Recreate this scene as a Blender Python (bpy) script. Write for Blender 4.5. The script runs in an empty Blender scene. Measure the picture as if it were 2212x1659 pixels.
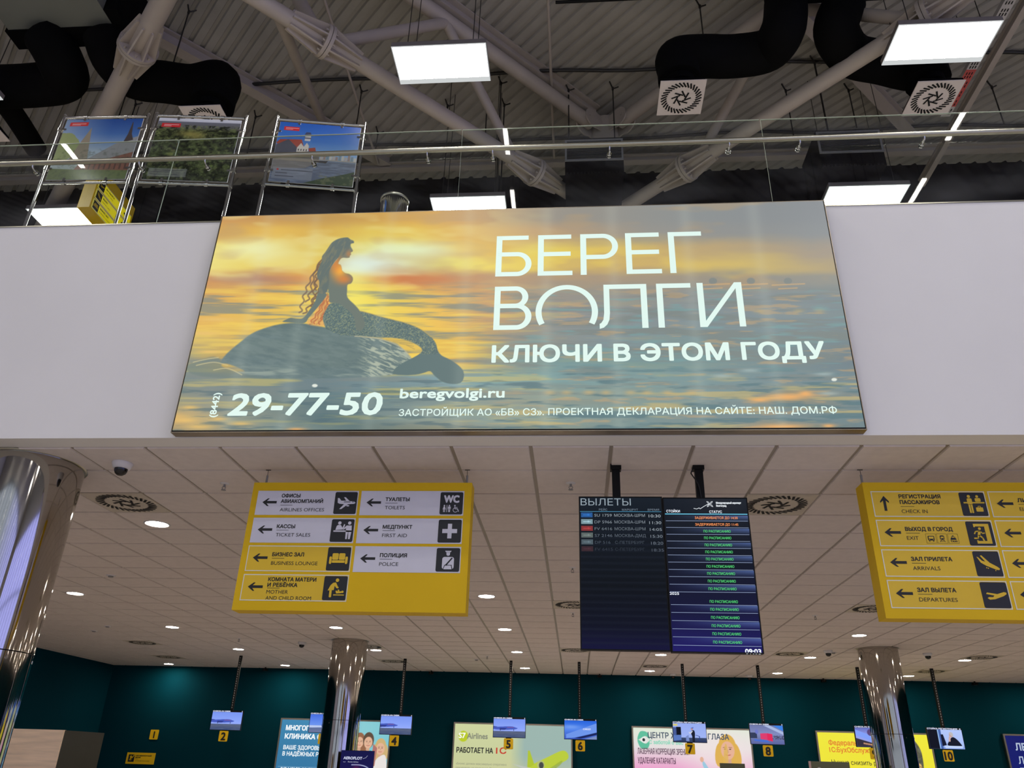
import bpy, bmesh, math, random
import numpy as np
from mathutils import Vector, Matrix
from mathutils.geometry import delaunay_2d_cdt, tessellate_polygon

random.seed(4); RNG = np.random.default_rng(7)
SC = bpy.context.scene
COL = SC.collection
PI = math.pi

# ------------------------------------------------------------------ camera
IW, IH = 2212, 1659
FPX = 1692.68
YAW, PITCH, ROLL = -0.0871853585, 0.456278393, 0.029496456
CAMZ = 1.6


def cam_axes():
    cy, sy = math.cos(YAW), math.sin(YAW)
    cp, sp = math.cos(PITCH), math.sin(PITCH)
    cr, sr = math.cos(ROLL), math.sin(ROLL)
    f = np.array([sy * cp, cy * cp, sp])
    r = np.array([cy, -sy, 0.0])
    u = np.cross(r, f)
    return cr * r + sr * u, -sr * r + cr * u, f


RX, UX, FX = cam_axes()
C0 = np.array([0.0, 0.0, CAMZ])
cam = bpy.data.cameras.new('camera')
cam_o = bpy.data.objects.new('camera', cam)
COL.objects.link(cam_o)
cam.sensor_fit = 'HORIZONTAL'
cam.sensor_width = 36.0
cam.lens = 36.0 * FPX / IW
cam.clip_end = 200
cam_o.matrix_world = Matrix((
    (RX[0], UX[0], -FX[0], 0), (RX[1], UX[1], -FX[1], 0), (RX[2], UX[2], -FX[2], CAMZ), (0, 0, 0, 1)))
SC.camera = cam_o

# ------------------------------------------------------------------ sky, exposure
SC.view_settings.view_transform = 'Standard'
SC.view_settings.look = 'None'
SC.view_settings.gamma = 1
SC.view_settings.use_curve_mapping = False
SC.view_settings.exposure = 0.0
world = bpy.data.worlds.new('morning_sky')
SC.world = world
world.use_nodes = True
bg = world.node_tree.nodes['Background']
wn = world.node_tree
w_tc = wn.nodes.new('ShaderNodeTexCoord'); w_sp = wn.nodes.new('ShaderNodeSeparateXYZ')
w_rp = wn.nodes.new('ShaderNodeValToRGB')          # pale towards the hall front, bluer towards the added right-hand window
w_rp.color_ramp.elements[0].position = 0.15; w_rp.color_ramp.elements[0].color = (0.74, 0.80, 1.0, 1)
w_rp.color_ramp.elements[1].position = 0.75; w_rp.color_ramp.elements[1].color = (1.1, 1.1, 2.6, 1)
wn.links.new(w_tc.outputs['Generated'], w_sp.inputs[0]); wn.links.new(w_sp.outputs['X'], w_rp.inputs[0]); wn.links.new(w_rp.outputs[0], bg.inputs['Color'])
bg.inputs['Strength'].default_value = 0.95
SC.cycles.max_bounces = 8
SC.cycles.diffuse_bounces = 4
SC.cycles.glossy_bounces = 4
SC.cycles.transmission_bounces = 4
SC.cycles.transparent_max_bounces = 10
SC.cycles.caustics_reflective = False
SC.cycles.caustics_refractive = False
SC.cycles.sample_clamp_indirect = 10.0

# lamp radiances
PANEL_L = 29.0
TUBE_L = 30.0
DOWN_L = 195.0

# ------------------------------------------------------------------ rays from photo pixels to planes


def ray(x, y):
    return RX * ((x - IW / 2) / FPX) - UX * ((y - IH / 2) / FPX) + FX


def atz(x, y, z):
    d = ray(x, y); return C0 + d * ((z - CAMZ) / d[2])


def aty(x, y, Y):
    d = ray(x, y); return C0 + d * (Y / d[1])


def atx(x, y, X):
    d = ray(x, y); return C0 + d * (X / d[0])


# ------------------------------------------------------------------ materials


def lin(c):
    c = np.asarray(c, float) / 255.0
    return np.where(c <= 0.04045, c / 12.92, ((c + 0.055) / 1.055) ** 2.4)


def rgba(c):
    l = lin(c); return (float(l[0]), float(l[1]), float(l[2]), 1.0)


MATS = {}


def mat(name, c, rough=0.5, metal=0.0, spec=0.5, noise=0.06, scale=6.0, coat=0.0, bump=0.0, stretch=None):
    """Principled surface whose colour wanders a little with a noise texture."""
    if name in MATS: return MATS[name]
    m = bpy.data.materials.new(name); m.use_nodes = True
    nt = m.node_tree; b = nt.nodes['Principled BSDF']
    base = lin(c)
    tc = nt.nodes.new('ShaderNodeTexCoord')
    mp = nt.nodes.new('ShaderNodeMapping')
    if stretch: mp.inputs['Scale'].default_value = stretch
    nz = nt.nodes.new('ShaderNodeTexNoise'); nz.inputs['Scale'].default_value = scale
    nz.inputs['Detail'].default_value = 4
    rp = nt.nodes.new('ShaderNodeValToRGB')
    lo, hi = base * (1 - noise), np.minimum(base * (1 + noise), 1)
    rp.color_ramp.elements[0].position = 0.3
    rp.color_ramp.elements[1].position = 0.7
    rp.color_ramp.elements[0].color = (*[float(v) for v in lo], 1)
    rp.color_ramp.elements[1].color = (*[float(v) for v in hi], 1)
    nt.links.new(tc.outputs['Object'], mp.inputs[0])
    nt.links.new(mp.outputs[0], nz.inputs['Vector'])
    nt.links.new(nz.outputs['Fac'], rp.inputs[0])
    nt.links.new(rp.outputs[0], b.inputs['Base Color'])
    b.inputs['Roughness'].default_value = rough
    b.inputs['Metallic'].default_value = metal
    b.inputs['Specular IOR Level'].default_value = spec
    if coat:
        b.inputs['Coat Weight'].default_value = coat
        b.inputs['Coat Roughness'].default_value = 0.08
    if bump:
        bp = nt.nodes.new('ShaderNodeBump'); bp.inputs['Strength'].default_value = bump
        bp.inputs['Distance'].default_value = 0.01
        nt.links.new(nz.outputs['Fac'], bp.inputs['Height'])
        nt.links.new(bp.outputs[0], b.inputs['Normal'])
    MATS[name] = m
    return m


def emat(name, c, s=1.0, sample=True):
    """A surface that gives off light of its own."""
    if name in MATS: return MATS[name]
    m = bpy.data.materials.new(name); m.use_nodes = True
    nt = m.node_tree; b = nt.nodes['Principled BSDF']
    b.inputs['Base Color'].default_value = (0.0, 0.0, 0.0, 1)
    b.inputs['Roughness'].default_value = 0.35
    b.inputs['Specular IOR Level'].default_value = 0.25
    b.inputs['Emission Color'].default_value = rgba(c)
    b.inputs['Emission Strength'].default_value = s
    if not sample: m.cycles.emission_sampling = 'NONE'
    MATS[name] = m
    return m


def picmat(name, glow=1.0, base=0.0, rough=0.35, spec=0.25):
    """A picture held in the mesh's colour attribute: printed (base) or back-lit (glow)."""
    if name in MATS: return MATS[name]
    m = bpy.data.materials.new(name); m.use_nodes = True
    nt = m.node_tree; b = nt.nodes['Principled BSDF']
    at = nt.nodes.new('ShaderNodeAttribute'); at.attribute_name = 'Print'
    b.inputs['Roughness'].default_value = rough
    b.inputs['Specular IOR Level'].default_value = spec
    if base: nt.links.new(at.outputs['Color'], b.inputs['Base Color'])
    else: b.inputs['Base Color'].default_value = (0, 0, 0, 1)
    if glow:
        nt.links.new(at.outputs['Color'], b.inputs['Emission Color'])
        b.inputs['Emission Strength'].default_value = glow
    m.cycles.emission_sampling = 'NONE'
    MATS[name] = m
    return m


def glassmat():
    m = bpy.data.materials.new('clear_glass'); m.use_nodes = True
    nt = m.node_tree; nt.nodes.clear()
    o = nt.nodes.new('ShaderNodeOutputMaterial')
    mx = nt.nodes.new('ShaderNodeMixShader')
    tr = nt.nodes.new('ShaderNodeBsdfTransparent'); tr.inputs[0].default_value = (0.90, 0.93, 0.92, 1)
    gl = nt.nodes.new('ShaderNodeBsdfGlossy'); gl.inputs['Roughness'].default_value = 0.02
    fr = nt.nodes.new('ShaderNodeFresnel'); fr.inputs['IOR'].default_value = 1.5
    geo = nt.nodes.new('ShaderNodeNewGeometry')
    inv = nt.nodes.new('ShaderNodeMath'); inv.operation = 'SUBTRACT'; inv.inputs[0].default_value = 1.0
    mul = nt.nodes.new('ShaderNodeMath'); mul.operation = 'MULTIPLY'
    nz = nt.nodes.new('ShaderNodeTexNoise'); nz.inputs['Scale'].default_value = 3.0; nz.inputs['Detail'].default_value = 6
    sm = nt.nodes.new('ShaderNodeMapRange'); sm.inputs[1].default_value = 0.5; sm.inputs[2].default_value = 0.8
    sm.inputs[3].default_value = 0.0; sm.inputs[4].default_value = 0.05
    df = nt.nodes.new('ShaderNodeBsdfDiffuse'); df.inputs[0].default_value = (0.7, 0.7, 0.7, 1)
    mx2 = nt.nodes.new('ShaderNodeMixShader')
    nt.links.new(geo.outputs['Backfacing'], inv.inputs[1])
    nt.links.new(fr.outputs[0], mul.inputs[0]); nt.links.new(inv.outputs[0], mul.inputs[1])
    nt.links.new(mul.outputs[0], mx.inputs[0])
    nt.links.new(tr.outputs[0], mx.inputs[1]); nt.links.new(gl.outputs[0], mx.inputs[2])
    nt.links.new(nz.outputs['Fac'], sm.inputs[0])
    nt.links.new(sm.outputs[0], mx2.inputs[0])          # smears and dust on the pane
    nt.links.new(mx.outputs[0], mx2.inputs[1]); nt.links.new(df.outputs[0], mx2.inputs[2])
    nt.links.new(mx2.outputs[0], o.inputs[0])
    return m


M_WHITE = mat('white_plaster', (228, 227, 226), 0.7, noise=0.02, scale=1.2)
M_TILE = mat('mineral_ceiling_tile', (216, 208, 206), 0.85, noise=0.04, scale=14)
M_TBAR = mat('ceiling_grid_bar', (150, 142, 134), 0.45, noise=0.03)
M_TEAL = mat('teal_wall_paint', (0, 50, 62), 0.85, spec=0.05, noise=0.05, scale=0.8)
M_BLACKWALL = mat('black_cladding', (9, 10, 11), 0.7, spec=0.2, noise=0.3, scale=1.5)
M_GREYWALL = mat('grey_wall_paint', (196, 194, 190), 0.7)
M_FLOOR = mat('polished_stone_floor', (206, 198, 188), 0.3, noise=0.06, scale=3)
M_UPFLOOR = mat('pale_upper_floor', (206, 200, 190), 0.4)
M_DECK = mat('galvanised_deck', (162, 158, 150), 0.6, metal=0.0, noise=0.12, scale=1.2)
M_STEEL = mat('painted_steel', (176, 166, 156), 0.5, noise=0.05, scale=3)
M_CHROME = mat('polished_steel', (205, 205, 203), 0.05, metal=1.0, noise=0.02)
M_COLUMN = mat('mirror_column_cladding', (178, 174, 168), 0.06, metal=1.0, noise=0.02)
M_BRUSHED = mat('brushed_steel', (176, 174, 160), 0.28, metal=1.0, noise=0.06, scale=2)
M_BLACK = mat('black_insulation', (5, 5, 6), 0.85, spec=0.12, noise=0.25, scale=4, bump=0.2)
M_BLKMET = mat('black_metal', (10, 10, 11), 0.5, spec=0.2, noise=0.1)
M_ROD = mat('dark_rod', (40, 38, 36), 0.5)
M_PLATE = mat('white_grille_plate', (226, 216, 210), 0.5, noise=0.02)
M_SLOT = mat('dark_slot', (8, 8, 9), 0.8, noise=0.1)
M_GREYMET = mat('grey_metal', (140, 140, 142), 0.5, noise=0.05)
M_HOUS = mat('lamp_housing', (120, 114, 112), 0.5, noise=0.04)
M_YEL = mat('yellow_sign_paint', (226, 186, 22), 0.6, spec=0.25, noise=0.03, scale=2)
M_YELD = mat('yellow_sign_side', (206, 160, 20), 0.4, noise=0.03)
M_LABW = mat('white_label', (214, 214, 226), 0.3, noise=0.02)
M_INK = mat('black_ink', (16, 17, 20), 0.5, noise=0.02)
M_NAVY = mat('dark_pictogram_field', (18, 22, 30), 0.5, noise=0.02)
M_GREYBOX = mat('grey_sheet_metal', (118, 121, 113), 0.5, noise=0.08, scale=1.0)
M_WIN = mat('window_frame_paint', (70, 76, 84), 0.5)
M_PLAST = mat('white_plastic', (214, 214, 220), 0.35, noise=0.02)
M_DOME = mat('smoked_dome', (14, 14, 16), 0.12, noise=0.02)
M_GLASS = glassmat()
M_GEDGE = mat('glass_edge', (196, 206, 186), 0.15, noise=0.05)
M_PANEL = emat('lit_diffuser', (255, 249, 243), PANEL_L)
M_RIM = emat('dim_diffuser_rim', (232, 236, 236), 0.75, sample=False)
M_TUBE = emat('lit_tube', (255, 252, 244), TUBE_L)
M_DOWN = emat('lit_downlight', (255, 240, 222), DOWN_L)
M_BTXT = emat('lit_white_lettering', (226, 248, 240), 1.0, sample=False)

# ------------------------------------------------------------------ mesh building


class MB:
    def __init__(s): s.v = []; s.f = []; s.sm = []

    def add(s, vs, fs, smooth=False):
        n = len(s.v); s.v.extend([tuple(map(float, p)) for p in vs])
        for f in fs: s.f.append(tuple(i + n for i in f)); s.sm.append(smooth)
        return s

    def box(s, a, b):
        x0, y0, z0 = a; x1, y1, z1 = b
        v = [(x0, y0, z0), (x1, y0, z0), (x1, y1, z0), (x0, y1, z0), (x0, y0, z1), (x1, y0, z1), (x1, y1, z1), (x0, y1, z1)]
        return s.add(v, [(3, 2, 1, 0), (4, 5, 6, 7), (0, 1, 5, 4), (1, 2, 6, 5), (2, 3, 7, 6), (3, 0, 4, 7)])

    def bevbox(s, a, b, r=0.01):
        """box with chamfered long edges (front view rounded by a chamfer)"""
        x0, y0, z0 = a; x1, y1, z1 = b
        pts = [(x0 + r, z0), (x1 - r, z0), (x1, z0 + r), (x1, z1 - r), (x1 - r, z1), (x0 + r, z1), (x0, z1 - r), (x0, z0 + r)]
        return s.prism(pts, y0, y1)

    def prism(s, pts, y0, y1):
        """polygon in xz pushed from y0 to y1"""
        n = len(pts)
        v = [(x, y0, z) for x, z in pts] + [(x, y1, z) for x, z in pts]
        area = sum(pts[i][0] * pts[(i + 1) % n][1] - pts[(i + 1) % n][0] * pts[i][1] for i in range(n))
        tri = tessellate_polygon([[Vector((x, z, 0)) for x, z in pts]])
        fs = []
        for t in tri:
            a, b, c = [Vector(pts[i]) for i in t]
            if (b - a).cross(c - a) < 0: t = t[::-1]
            fs.append(tuple(t)); fs.append(tuple(i + n for i in t[::-1]))
        for i in range(n):
            j = (i + 1) % n
            fs.append((j, i, i + n, j + n) if area > 0 else (i, j, j + n, i + n))
        return s.add(v, fs)

    def flat(s, pts, y):
        """flat polygon in xz facing -y"""
        tri = tessellate_polygon([[Vector((x, z, 0)) for x, z in pts]])
        fs = []
        for t in tri:
            a, b, c = [Vector(pts[i]) for i in t]
            fs.append(tuple(t) if (b - a).cross(c - a) > 0 else tuple(t[::-1]))
        return s.add([(x, y, z) for x, z in pts], fs)

    def rect(s, x0, z0, x1, z1, y): return s.add([(x0, y, z0), (x1, y, z0), (x1, y, z1), (x0, y, z1)], [(0, 1, 2, 3)])

    def disc(s, x, z, r, y, n=20, rz=None):
        rz = rz or r
        return s.flat([(x + r * math.cos(2 * PI * k / n), z + rz * math.sin(2 * PI * k / n)) for k in range(n)], y)

    def line(s, pts, w, y):
        """flat stroke in xz made of mitred rectangles"""
        for (a, b) in zip(pts, pts[1:]):
            d = Vector((b[0] - a[0], b[1] - a[1]))
            if d.length < 1e-9: continue
            d.normalize(); n = Vector((-d.y, d.x)) * w / 2; e = d * w * 0.18
            p, q = Vector(a) - e, Vector(b) + e
            s.flat([tuple(p - n), tuple(q - n), tuple(q + n), tuple(p + n)], y)
        return s

    def frame(s, p, q):
        d = (q - p).normalized()
        up = Vector((0, 0, 1)) if abs(d.z) < 0.95 else Vector((0, 1, 0))
        a = d.cross(up).normalized(); b = a.cross(d).normalized()
        return a, b

    def cyl(s, p, q, r0, r1=None, n=24, caps=True, smooth=True):
        p, q = Vector(p), Vector(q); r1 = r0 if r1 is None else r1
        a, b = s.frame(p, q)
        v = []
        for c, r in ((p, r0), (q, r1)):
            for k in range(n):
                t = 2 * PI * k / n; v.append(c + a * (r * math.cos(t)) + b * (r * math.sin(t)))
        fs = [(k, (k + 1) % n, n + (k + 1) % n, n + k) for k in range(n)]
        s.add(v, fs, smooth)
        if caps:
            s.add([v[k] for k in range(n)], [tuple(range(n))[::-1]]); s.add([v[n + k] for k in range(n)], [tuple(range(n))])
        return s

    def tube(s, pts, r, n=16, closed=False):
        """smooth tube through points with parallel frames"""
        P = [Vector(p) for p in pts]; m = len(P)
        rs = r if isinstance(r, (list, tuple)) else [r] * m
        t0 = (P[1] - P[0]).normalized()
        a, b = s.frame(P[0], P[1]); v = []
        for i in range(m):
            t = (P[min(i + 1, m - 1)] - P[max(i - 1, 0)]).normalized()
            q = t0.rotation_difference(t); a = q @ a; b = q @ b; t0 = t
            for k in range(n):
                w = 2 * PI * k / n; v.append(P[i] + a * (rs[i] * math.cos(w)) + b * (rs[i] * math.sin(w)))
        fs = [(i * n + k, i * n + (k + 1) % n, (i + 1) * n + (k + 1) % n, (i + 1) * n + k) for i in range(m - 1) for k in range(n)]
        s.add(v, fs, True)
        s.add(v[:n], [tuple(range(n))[::-1]]); s.add(v[-n:], [tuple(range(n))])
        return s

    def lathe(s, prof, c=(0, 0, 0), n=32, smooth=True):
        """(r,z) profile spun about z through c"""
        v = []; m = len(prof)
        for r, z in prof:
            for k in range(n):
                t = 2 * PI * k / n; v.append((c[0] + r * math.cos(t), c[1] + r * math.sin(t), c[2] + z))
        fs = [(i * n + k, i * n + (k + 1) % n, (i + 1) * n + (k + 1) % n, (i + 1) * n + k) for i in range(m - 1) for k in range(n)]
        return s.add(v, fs, smooth)

    def beam(s, p, q, w, h):
        """square-section bar with horizontal width w and height h"""
        p, q = Vector(p), Vector(q); d = (q - p).normalized()
        up = Vector((0, 0, 1)) if abs(d.z) < 0.95 else Vector((0, 1, 0))
        a = d.cross(up).normalized(); b = a.cross(d).normalized()
        v = []
        for c in (p, q):
            for i, j in ((-1, -1), (1, -1), (1, 1), (-1, 1)): v.append(c + a * (i * w / 2) + b * (j * h / 2))
        return s.add(v, [(0, 1, 2, 3)[::-1], (4, 5, 6, 7), (0, 1, 5, 4), (1, 2, 6, 5), (2, 3, 7, 6), (3, 0, 4, 7)])

    def ibeam(s, p, q, w, h, t=0.02):
        p, q = Vector(p), Vector(q); d = (q - p).normalized(); u = Vector((0, 0, 1))
        s.beam(p + u * (h / 2 - t / 2), q + u * (h / 2 - t / 2), w, t)
        s.beam(p - u * (h / 2 - t / 2), q - u * (h / 2 - t / 2), w, t)
        return s.beam(p, q, t, h - 2 * t)

    def build(s, name, m, parent=None, loc=None, label=None):
        me = bpy.data.meshes.new(name)
        me.from_pydata(s.v, [], s.f)
        me.polygons.foreach_set('use_smooth', s.sm)
        me.materials.append(m); me.update()
        o = bpy.data.objects.new(name, me); COL.objects.link(o)
        if parent is not None: o.parent = parent
        if loc is not None: o.location = loc
        if label: o['label'] = label
        return o


def thing(name, label, cat, loc=(0, 0, 0), rotz=0.0, group=None):
    o = bpy.data.objects.new(name, None); COL.objects.link(o)
    o.empty_display_size = 0.1
    o.location = loc; o.rotation_euler = (0, 0, rotz)
    return tag(o, label, cat, group)


def tag(o, label, cat, group=None):
    o['label'] = label; o['category'] = cat
    if group: o['group'] = group
    return o


def struct(name, mb, m):
    o = mb.build(name, m); o['kind'] = 'structure'; return o


def dup(root, loc, label=None, group=None, rotz=None):
    r = root.copy(); COL.objects.link(r); r.location = loc
    if rotz is not None: r.rotation_euler = (0, 0, rotz)
    if label: r['label'] = label
    if group: r['group'] = group
    for ch in list(root.children):
        c = ch.copy(); COL.objects.link(c); c.parent = r
        for g in list(ch.children):
            d = g.copy(); COL.objects.link(d); d.parent = c
    return r


# ------------------------------------------------------------------ lettering
BFONT = bpy.data.fonts.load('<builtin>')
_gc = {}


def glyphs(body):
    """outline of a line of text as clean triangles (cap height about .73)"""
    if body in _gc: return _gc[body]
    c = bpy.data.curves.new('line', 'FONT'); c.body = body; c.font = BFONT; c.size = 1; c.fill_mode = 'NONE'; c.resolution_u = 3
    ob = bpy.data.objects.new('line', c); COL.objects.link(ob)
    dg = bpy.context.evaluated_depsgraph_get()
    me = bpy.data.meshes.new_from_object(ob.evaluated_get(dg))
    V = [v.co.to_2d() for v in me.vertices]; E = [tuple(sorted(e.vertices)) for e in me.edges]
    bpy.data.objects.remove(ob); bpy.data.curves.remove(c); bpy.data.meshes.remove(me)
    OE = [(a, b) if b - a == 1 else (b, a) for a, b in E]
    r = delaunay_2d_cdt(V, E, [], 0, 1e-5)
    P = np.array([tuple(p) for p in r[0]]); F = np.array([tuple(f) for f in r[2]])
    A = np.array([tuple(V[a]) for a, b in OE]); B = np.array([tuple(V[b]) for a, b in OE])
    cen = P[F].mean(1)
    wn = np.zeros(len(F), int)
    for a, b in zip(A, B):
        up = (a[1] <= cen[:, 1]) & (b[1] > cen[:, 1]); dn = (a[1] > cen[:, 1]) & (b[1] <= cen[:, 1])
        if not (up.any() or dn.any()): continue
        side = (b[0] - a[0]) * (cen[:, 1] - a[1]) - (cen[:, 0] - a[0]) * (b[1] - a[1])
        wn += (up & (side > 0)).astype(int) - (dn & (side < 0)).astype(int)
    F = F[wn != 0]
    _gc[body] = (P, F)
    return P, F


def text(mb, body, x, z, cap, y, bold=0.0, width=None, align='L', shear=0.0, rot=0.0):
    """write a line into mb: left end x, baseline z, capital height cap, on the plane y (facing -y)"""
    P, F = glyphs(body)
    k = cap / 0.73
    Q = P * k
    x0, x1 = Q[:, 0].min(), Q[:, 0].max()
    sx = (width / (x1 - x0)) if width else 1.0
    Q = np.stack([(Q[:, 0] - x0) * sx, Q[:, 1]], 1)
    w = (x1 - x0) * sx
    Q[:, 0] += shear * Q[:, 1]
    if align == 'C': Q[:, 0] -= w / 2
    if align == 'R': Q[:, 0] -= w
    offs = [(0, 0)]
    if bold: offs = [(dx * bold, dz * bold) for dx, dz in ((-1, -1), (1, -1), (1, 1), (-1, 1), (0, 1.2), (0, -1.2), (-1.2, 0), (1.2, 0), (0, 0))]
    for io, (dx, dz) in enumerate(offs):
        R = Q + np.array([dx, dz])
        if rot:
            R = np.stack([R[:, 0] * math.cos(rot) - R[:, 1] * math.sin(rot), R[:, 0] * math.sin(rot) + R[:, 1] * math.cos(rot)], 1)
        mb.add([(x + a, y - io * 2e-5, z + b) for a, b in R], F.tolist())
    return mb


# ------------------------------------------------------------------ pictures painted into colour attributes


def spline(pts, closed=False, n=6):
    P = [np.array(p, float) for p in pts]; out = []
    m = len(P)
    for i in range(m if closed else m - 1):
        p0 = P[(i - 1) % m] if closed or i > 0 else P[i]
        p1 = P[i]; p2 = P[(i + 1) % m]
        p3 = P[(i + 2) % m] if closed or i + 2 < m else p2
        for t in np.linspace(0, 1, n, endpoint=False):
            out.append(0.5 * ((2 * p1) + (p2 - p0) * t + (2 * p0 - 5 * p1 + 4 * p2 - p3) * t * t + (3 * p1 - p0 - 3 * p2 + p3) * t ** 3))
    if not closed: out.append(P[-1])
    return np.array(out)


def vnoise(X, Y, seed=0):
    """smooth value noise at arrays of coordinates"""
    rg = np.random.default_rng(seed); T = rg.random((257, 257))
    xi = np.floor(X).astype(int); yi = np.floor(Y).astype(int); fx = X - xi; fy = Y - yi
    fx = fx * fx * (3 - 2 * fx); fy = fy * fy * (3 - 2 * fy)
    g = lambda a, b: T[a % 256, b % 256]
    return (g(xi, yi) * (1 - fx) + g(xi + 1, yi) * fx) * (1 - fy) + (g(xi, yi + 1) * (1 - fx) + g(xi + 1, yi + 1) * fx) * fy


def fbm(X, Y, seed=0, o=4):
    s = 0; a = 0.5
    for k in range(o): s = s + a * vnoise(X * 2 ** k, Y * 2 ** k, seed + k); a *= 0.5
    return s / (1 - 0.5 ** o)


class Canvas:
    """picture of w by h metres with n columns; X, Y are the drawing coordinates of its points"""

    def __init__(s, w, h, n):
        s.w, s.h = w, h; s.n = n + 1; s.m = int(round(n * h / w)) + 1
        s.U, s.V = np.meshgrid(np.linspace(0, w, s.n), np.linspace(0, h, s.m))
        s.X, s.Y = s.U / w, 1 - s.V / h          # 0..1, y down, unless replaced
        s.C = np.zeros((s.m, s.n, 3))

    def grad(s, stops):
        ys = [a for a, _ in stops]; c = np.array([b for _, b in stops], float)
        for k in range(3): s.C[:, :, k] = np.interp(s.Y, ys, c[:, k])
        return s

    def mix(s, a, c):
        a = np.clip(a, 0, 1)[..., None]; s.C = s.C * (1 - a) + np.asarray(c, float) * a; return s

    def px(s): return abs(s.X[0, 1] - s.X[0, 0])

    def cover(s, pts, soft=None):
        pts = np.asarray(pts, float); soft = soft or 1.2 * s.px()
        pad = 3 * soft
        bx = (s.X > pts[:, 0].min() - pad) & (s.X < pts[:, 0].max() + pad) & (s.Y > pts[:, 1].min() - pad) & (s.Y < pts[:, 1].max() + pad)
        x, y = s.X[bx], s.Y[bx]
        ins = np.zeros(x.shape, bool); d2 = np.full(x.shape, 1e9)
        for a, b in zip(pts, np.roll(pts, -1, 0)):
            if a[1] != b[1]:
                c = (a[1] > y) != (b[1] > y)
                ins ^= c & (x < (b[0] - a[0]) * (y - a[1]) / (b[1] - a[1]) + a[0])
            e = b - a; l = e @ e
            if l == 0: continue
            t = np.clip(((x - a[0]) * e[0] + (y - a[1]) * e[1]) / l, 0, 1)
            d2 = np.minimum(d2, (x - a[0] - t * e[0]) ** 2 + (y - a[1] - t * e[1]) ** 2)
        d = np.sqrt(d2); d = np.where(ins, d, -d)
        out = np.zeros(s.X.shape); out[bx] = np.clip(0.5 + d / soft, 0, 1)
        return out

    def poly(s, pts, c, soft=None, a=1.0): return s.mix(s.cover(pts, soft) * a, c)

    def rect(s, x0, y0, x1, y1, c, a=1.0): return s.poly([(x0, y0), (x1, y0), (x1, y1), (x0, y1)], c, a=a)

    def near(s, pts, r):
        pts = np.asarray(pts, float); pad = r * 2
        bx = (s.X > pts[:, 0].min() - pad) & (s.X < pts[:, 0].max() + pad) & (s.Y > pts[:, 1].min() - pad) & (s.Y < pts[:, 1].max() + pad)
        x, y = s.X[bx], s.Y[bx]; d2 = np.full(x.shape, 1e9)
        for a, b in zip(pts, pts[1:]):
            e = b - a; l = e @ e + 1e-12
            t = np.clip(((x - a[0]) * e[0] + (y - a[1]) * e[1]) / l, 0, 1)
            d2 = np.minimum(d2, (x - a[0] - t * e[0]) ** 2 + (y - a[1] - t * e[1]) ** 2)
        out = np.full(s.X.shape, 1e3); out[bx] = np.sqrt(d2); return out

    def stroke(s, pts, r, c, a=1.0): return s.mix(np.clip((r - s.near(pts, r)) / s.px() + 0.5, 0, 1) * a, c)

    def blob(s, x, y, rx, ry, c, a=1.0, p=1.0):
        return s.mix(a * np.exp(-(((s.X - x) / rx) ** 2 + ((s.Y - y) / ry) ** 2) ** p), c)

    def ell(s, x, y, rx, ry, c, a=1.0):
        t = np.linspace(0, 2 * PI, 24, endpoint=False)
        return s.poly(np.stack([x + rx * np.cos(t), y + ry * np.sin(t)], 1), c, a=a)

    def build(s, name, m, parent, loc=(0, 0, 0), label=None):
        """grid in xz facing -y with its lower left corner at loc"""
        n, k = s.n, s.m
        co = np.stack([s.U, np.zeros_like(s.U), s.V], -1).reshape(-1, 3)
        i = (np.arange(k - 1)[:, None] * n + np.arange(n - 1)[None, :]).reshape(-1)
        q = np.stack([i, i + 1, i + n + 1, i + n], 1).astype(np.int32)
        me = bpy.data.meshes.new(name)
        me.vertices.add(len(co)); me.vertices.foreach_set('co', co.ravel())
        me.loops.add(q.size); me.loops.foreach_set('vertex_index', q.ravel())
        me.polygons.add(len(q)); me.polygons.foreach_set('loop_start', np.arange(0, q.size, 4, dtype=np.int32))
        me.update(calc_edges=True)
        at = me.color_attributes.new('Print', 'FLOAT_COLOR', 'POINT')
        c = lin(np.clip(s.C, 0, 255)).reshape(-1, 3)
        at.data.foreach_set('color', np.concatenate([c, np.ones((len(c), 1))], 1).astype(np.float32).ravel())
        me.materials.append(m)
        o = bpy.data.objects.new(name, me); COL.objects.link(o)
        o.parent = parent; o.location = loc
        if label: o['label'] = label
        return o

# ================================================================== the setting
ZC = 1.6 + 2.16976          # lower ceiling
YF = 5.27                   # face of the white parapet
YB = 20.8                   # teal wall behind the desks
GX, GY = -0.324, 5.356      # ceiling grid origin
ZD = 12.45                  # roof deck
YW = 12.45                  # black wall upstairs


def tile_centre(x, y): return (round((x - GX) / 0.6 - 0.5) * 0.6 + GX + 0.3, round((y - GY) / 0.6 - 0.5) * 0.6 + GY + 0.3)


struct('floor', MB().box((-16, -14, -0.1), (16, YB, 0)), M_FLOOR)
struct('wall_front', MB().box((-16, YF, ZC), (16, 5.452, 5.785)), M_WHITE)
struct('trim_1', MB().box((-16, YF - 0.006, 5.785), (16, 5.452, 5.797)), M_BRUSHED)
struct('wall_back', MB().box((-12.2, YB, 0), (13.6, YB + 0.15, ZC)), M_TEAL)
struct('wall_left', MB().box((-12.2, 5.452, 0), (-12.05, YB, ZC)), M_TEAL)
struct('wall_right', MB().box((13.45, 5.452, 0), (13.6, YB, ZC)), M_TEAL)
struct('floor_upper', MB().box((-16, 5.452, 5.45), (16, YW, 5.55)), M_UPFLOOR)
struct('wall_upper', MB().box((-16, YW, 5.45), (16, YW + 0.15, ZD + 0.1)), M_BLACKWALL)
struct('wall_left_hall', MB().box((-16.15, -14, 0), (-16, YW, ZD + 0.1)), M_GREYWALL)
w = MB()
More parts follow.
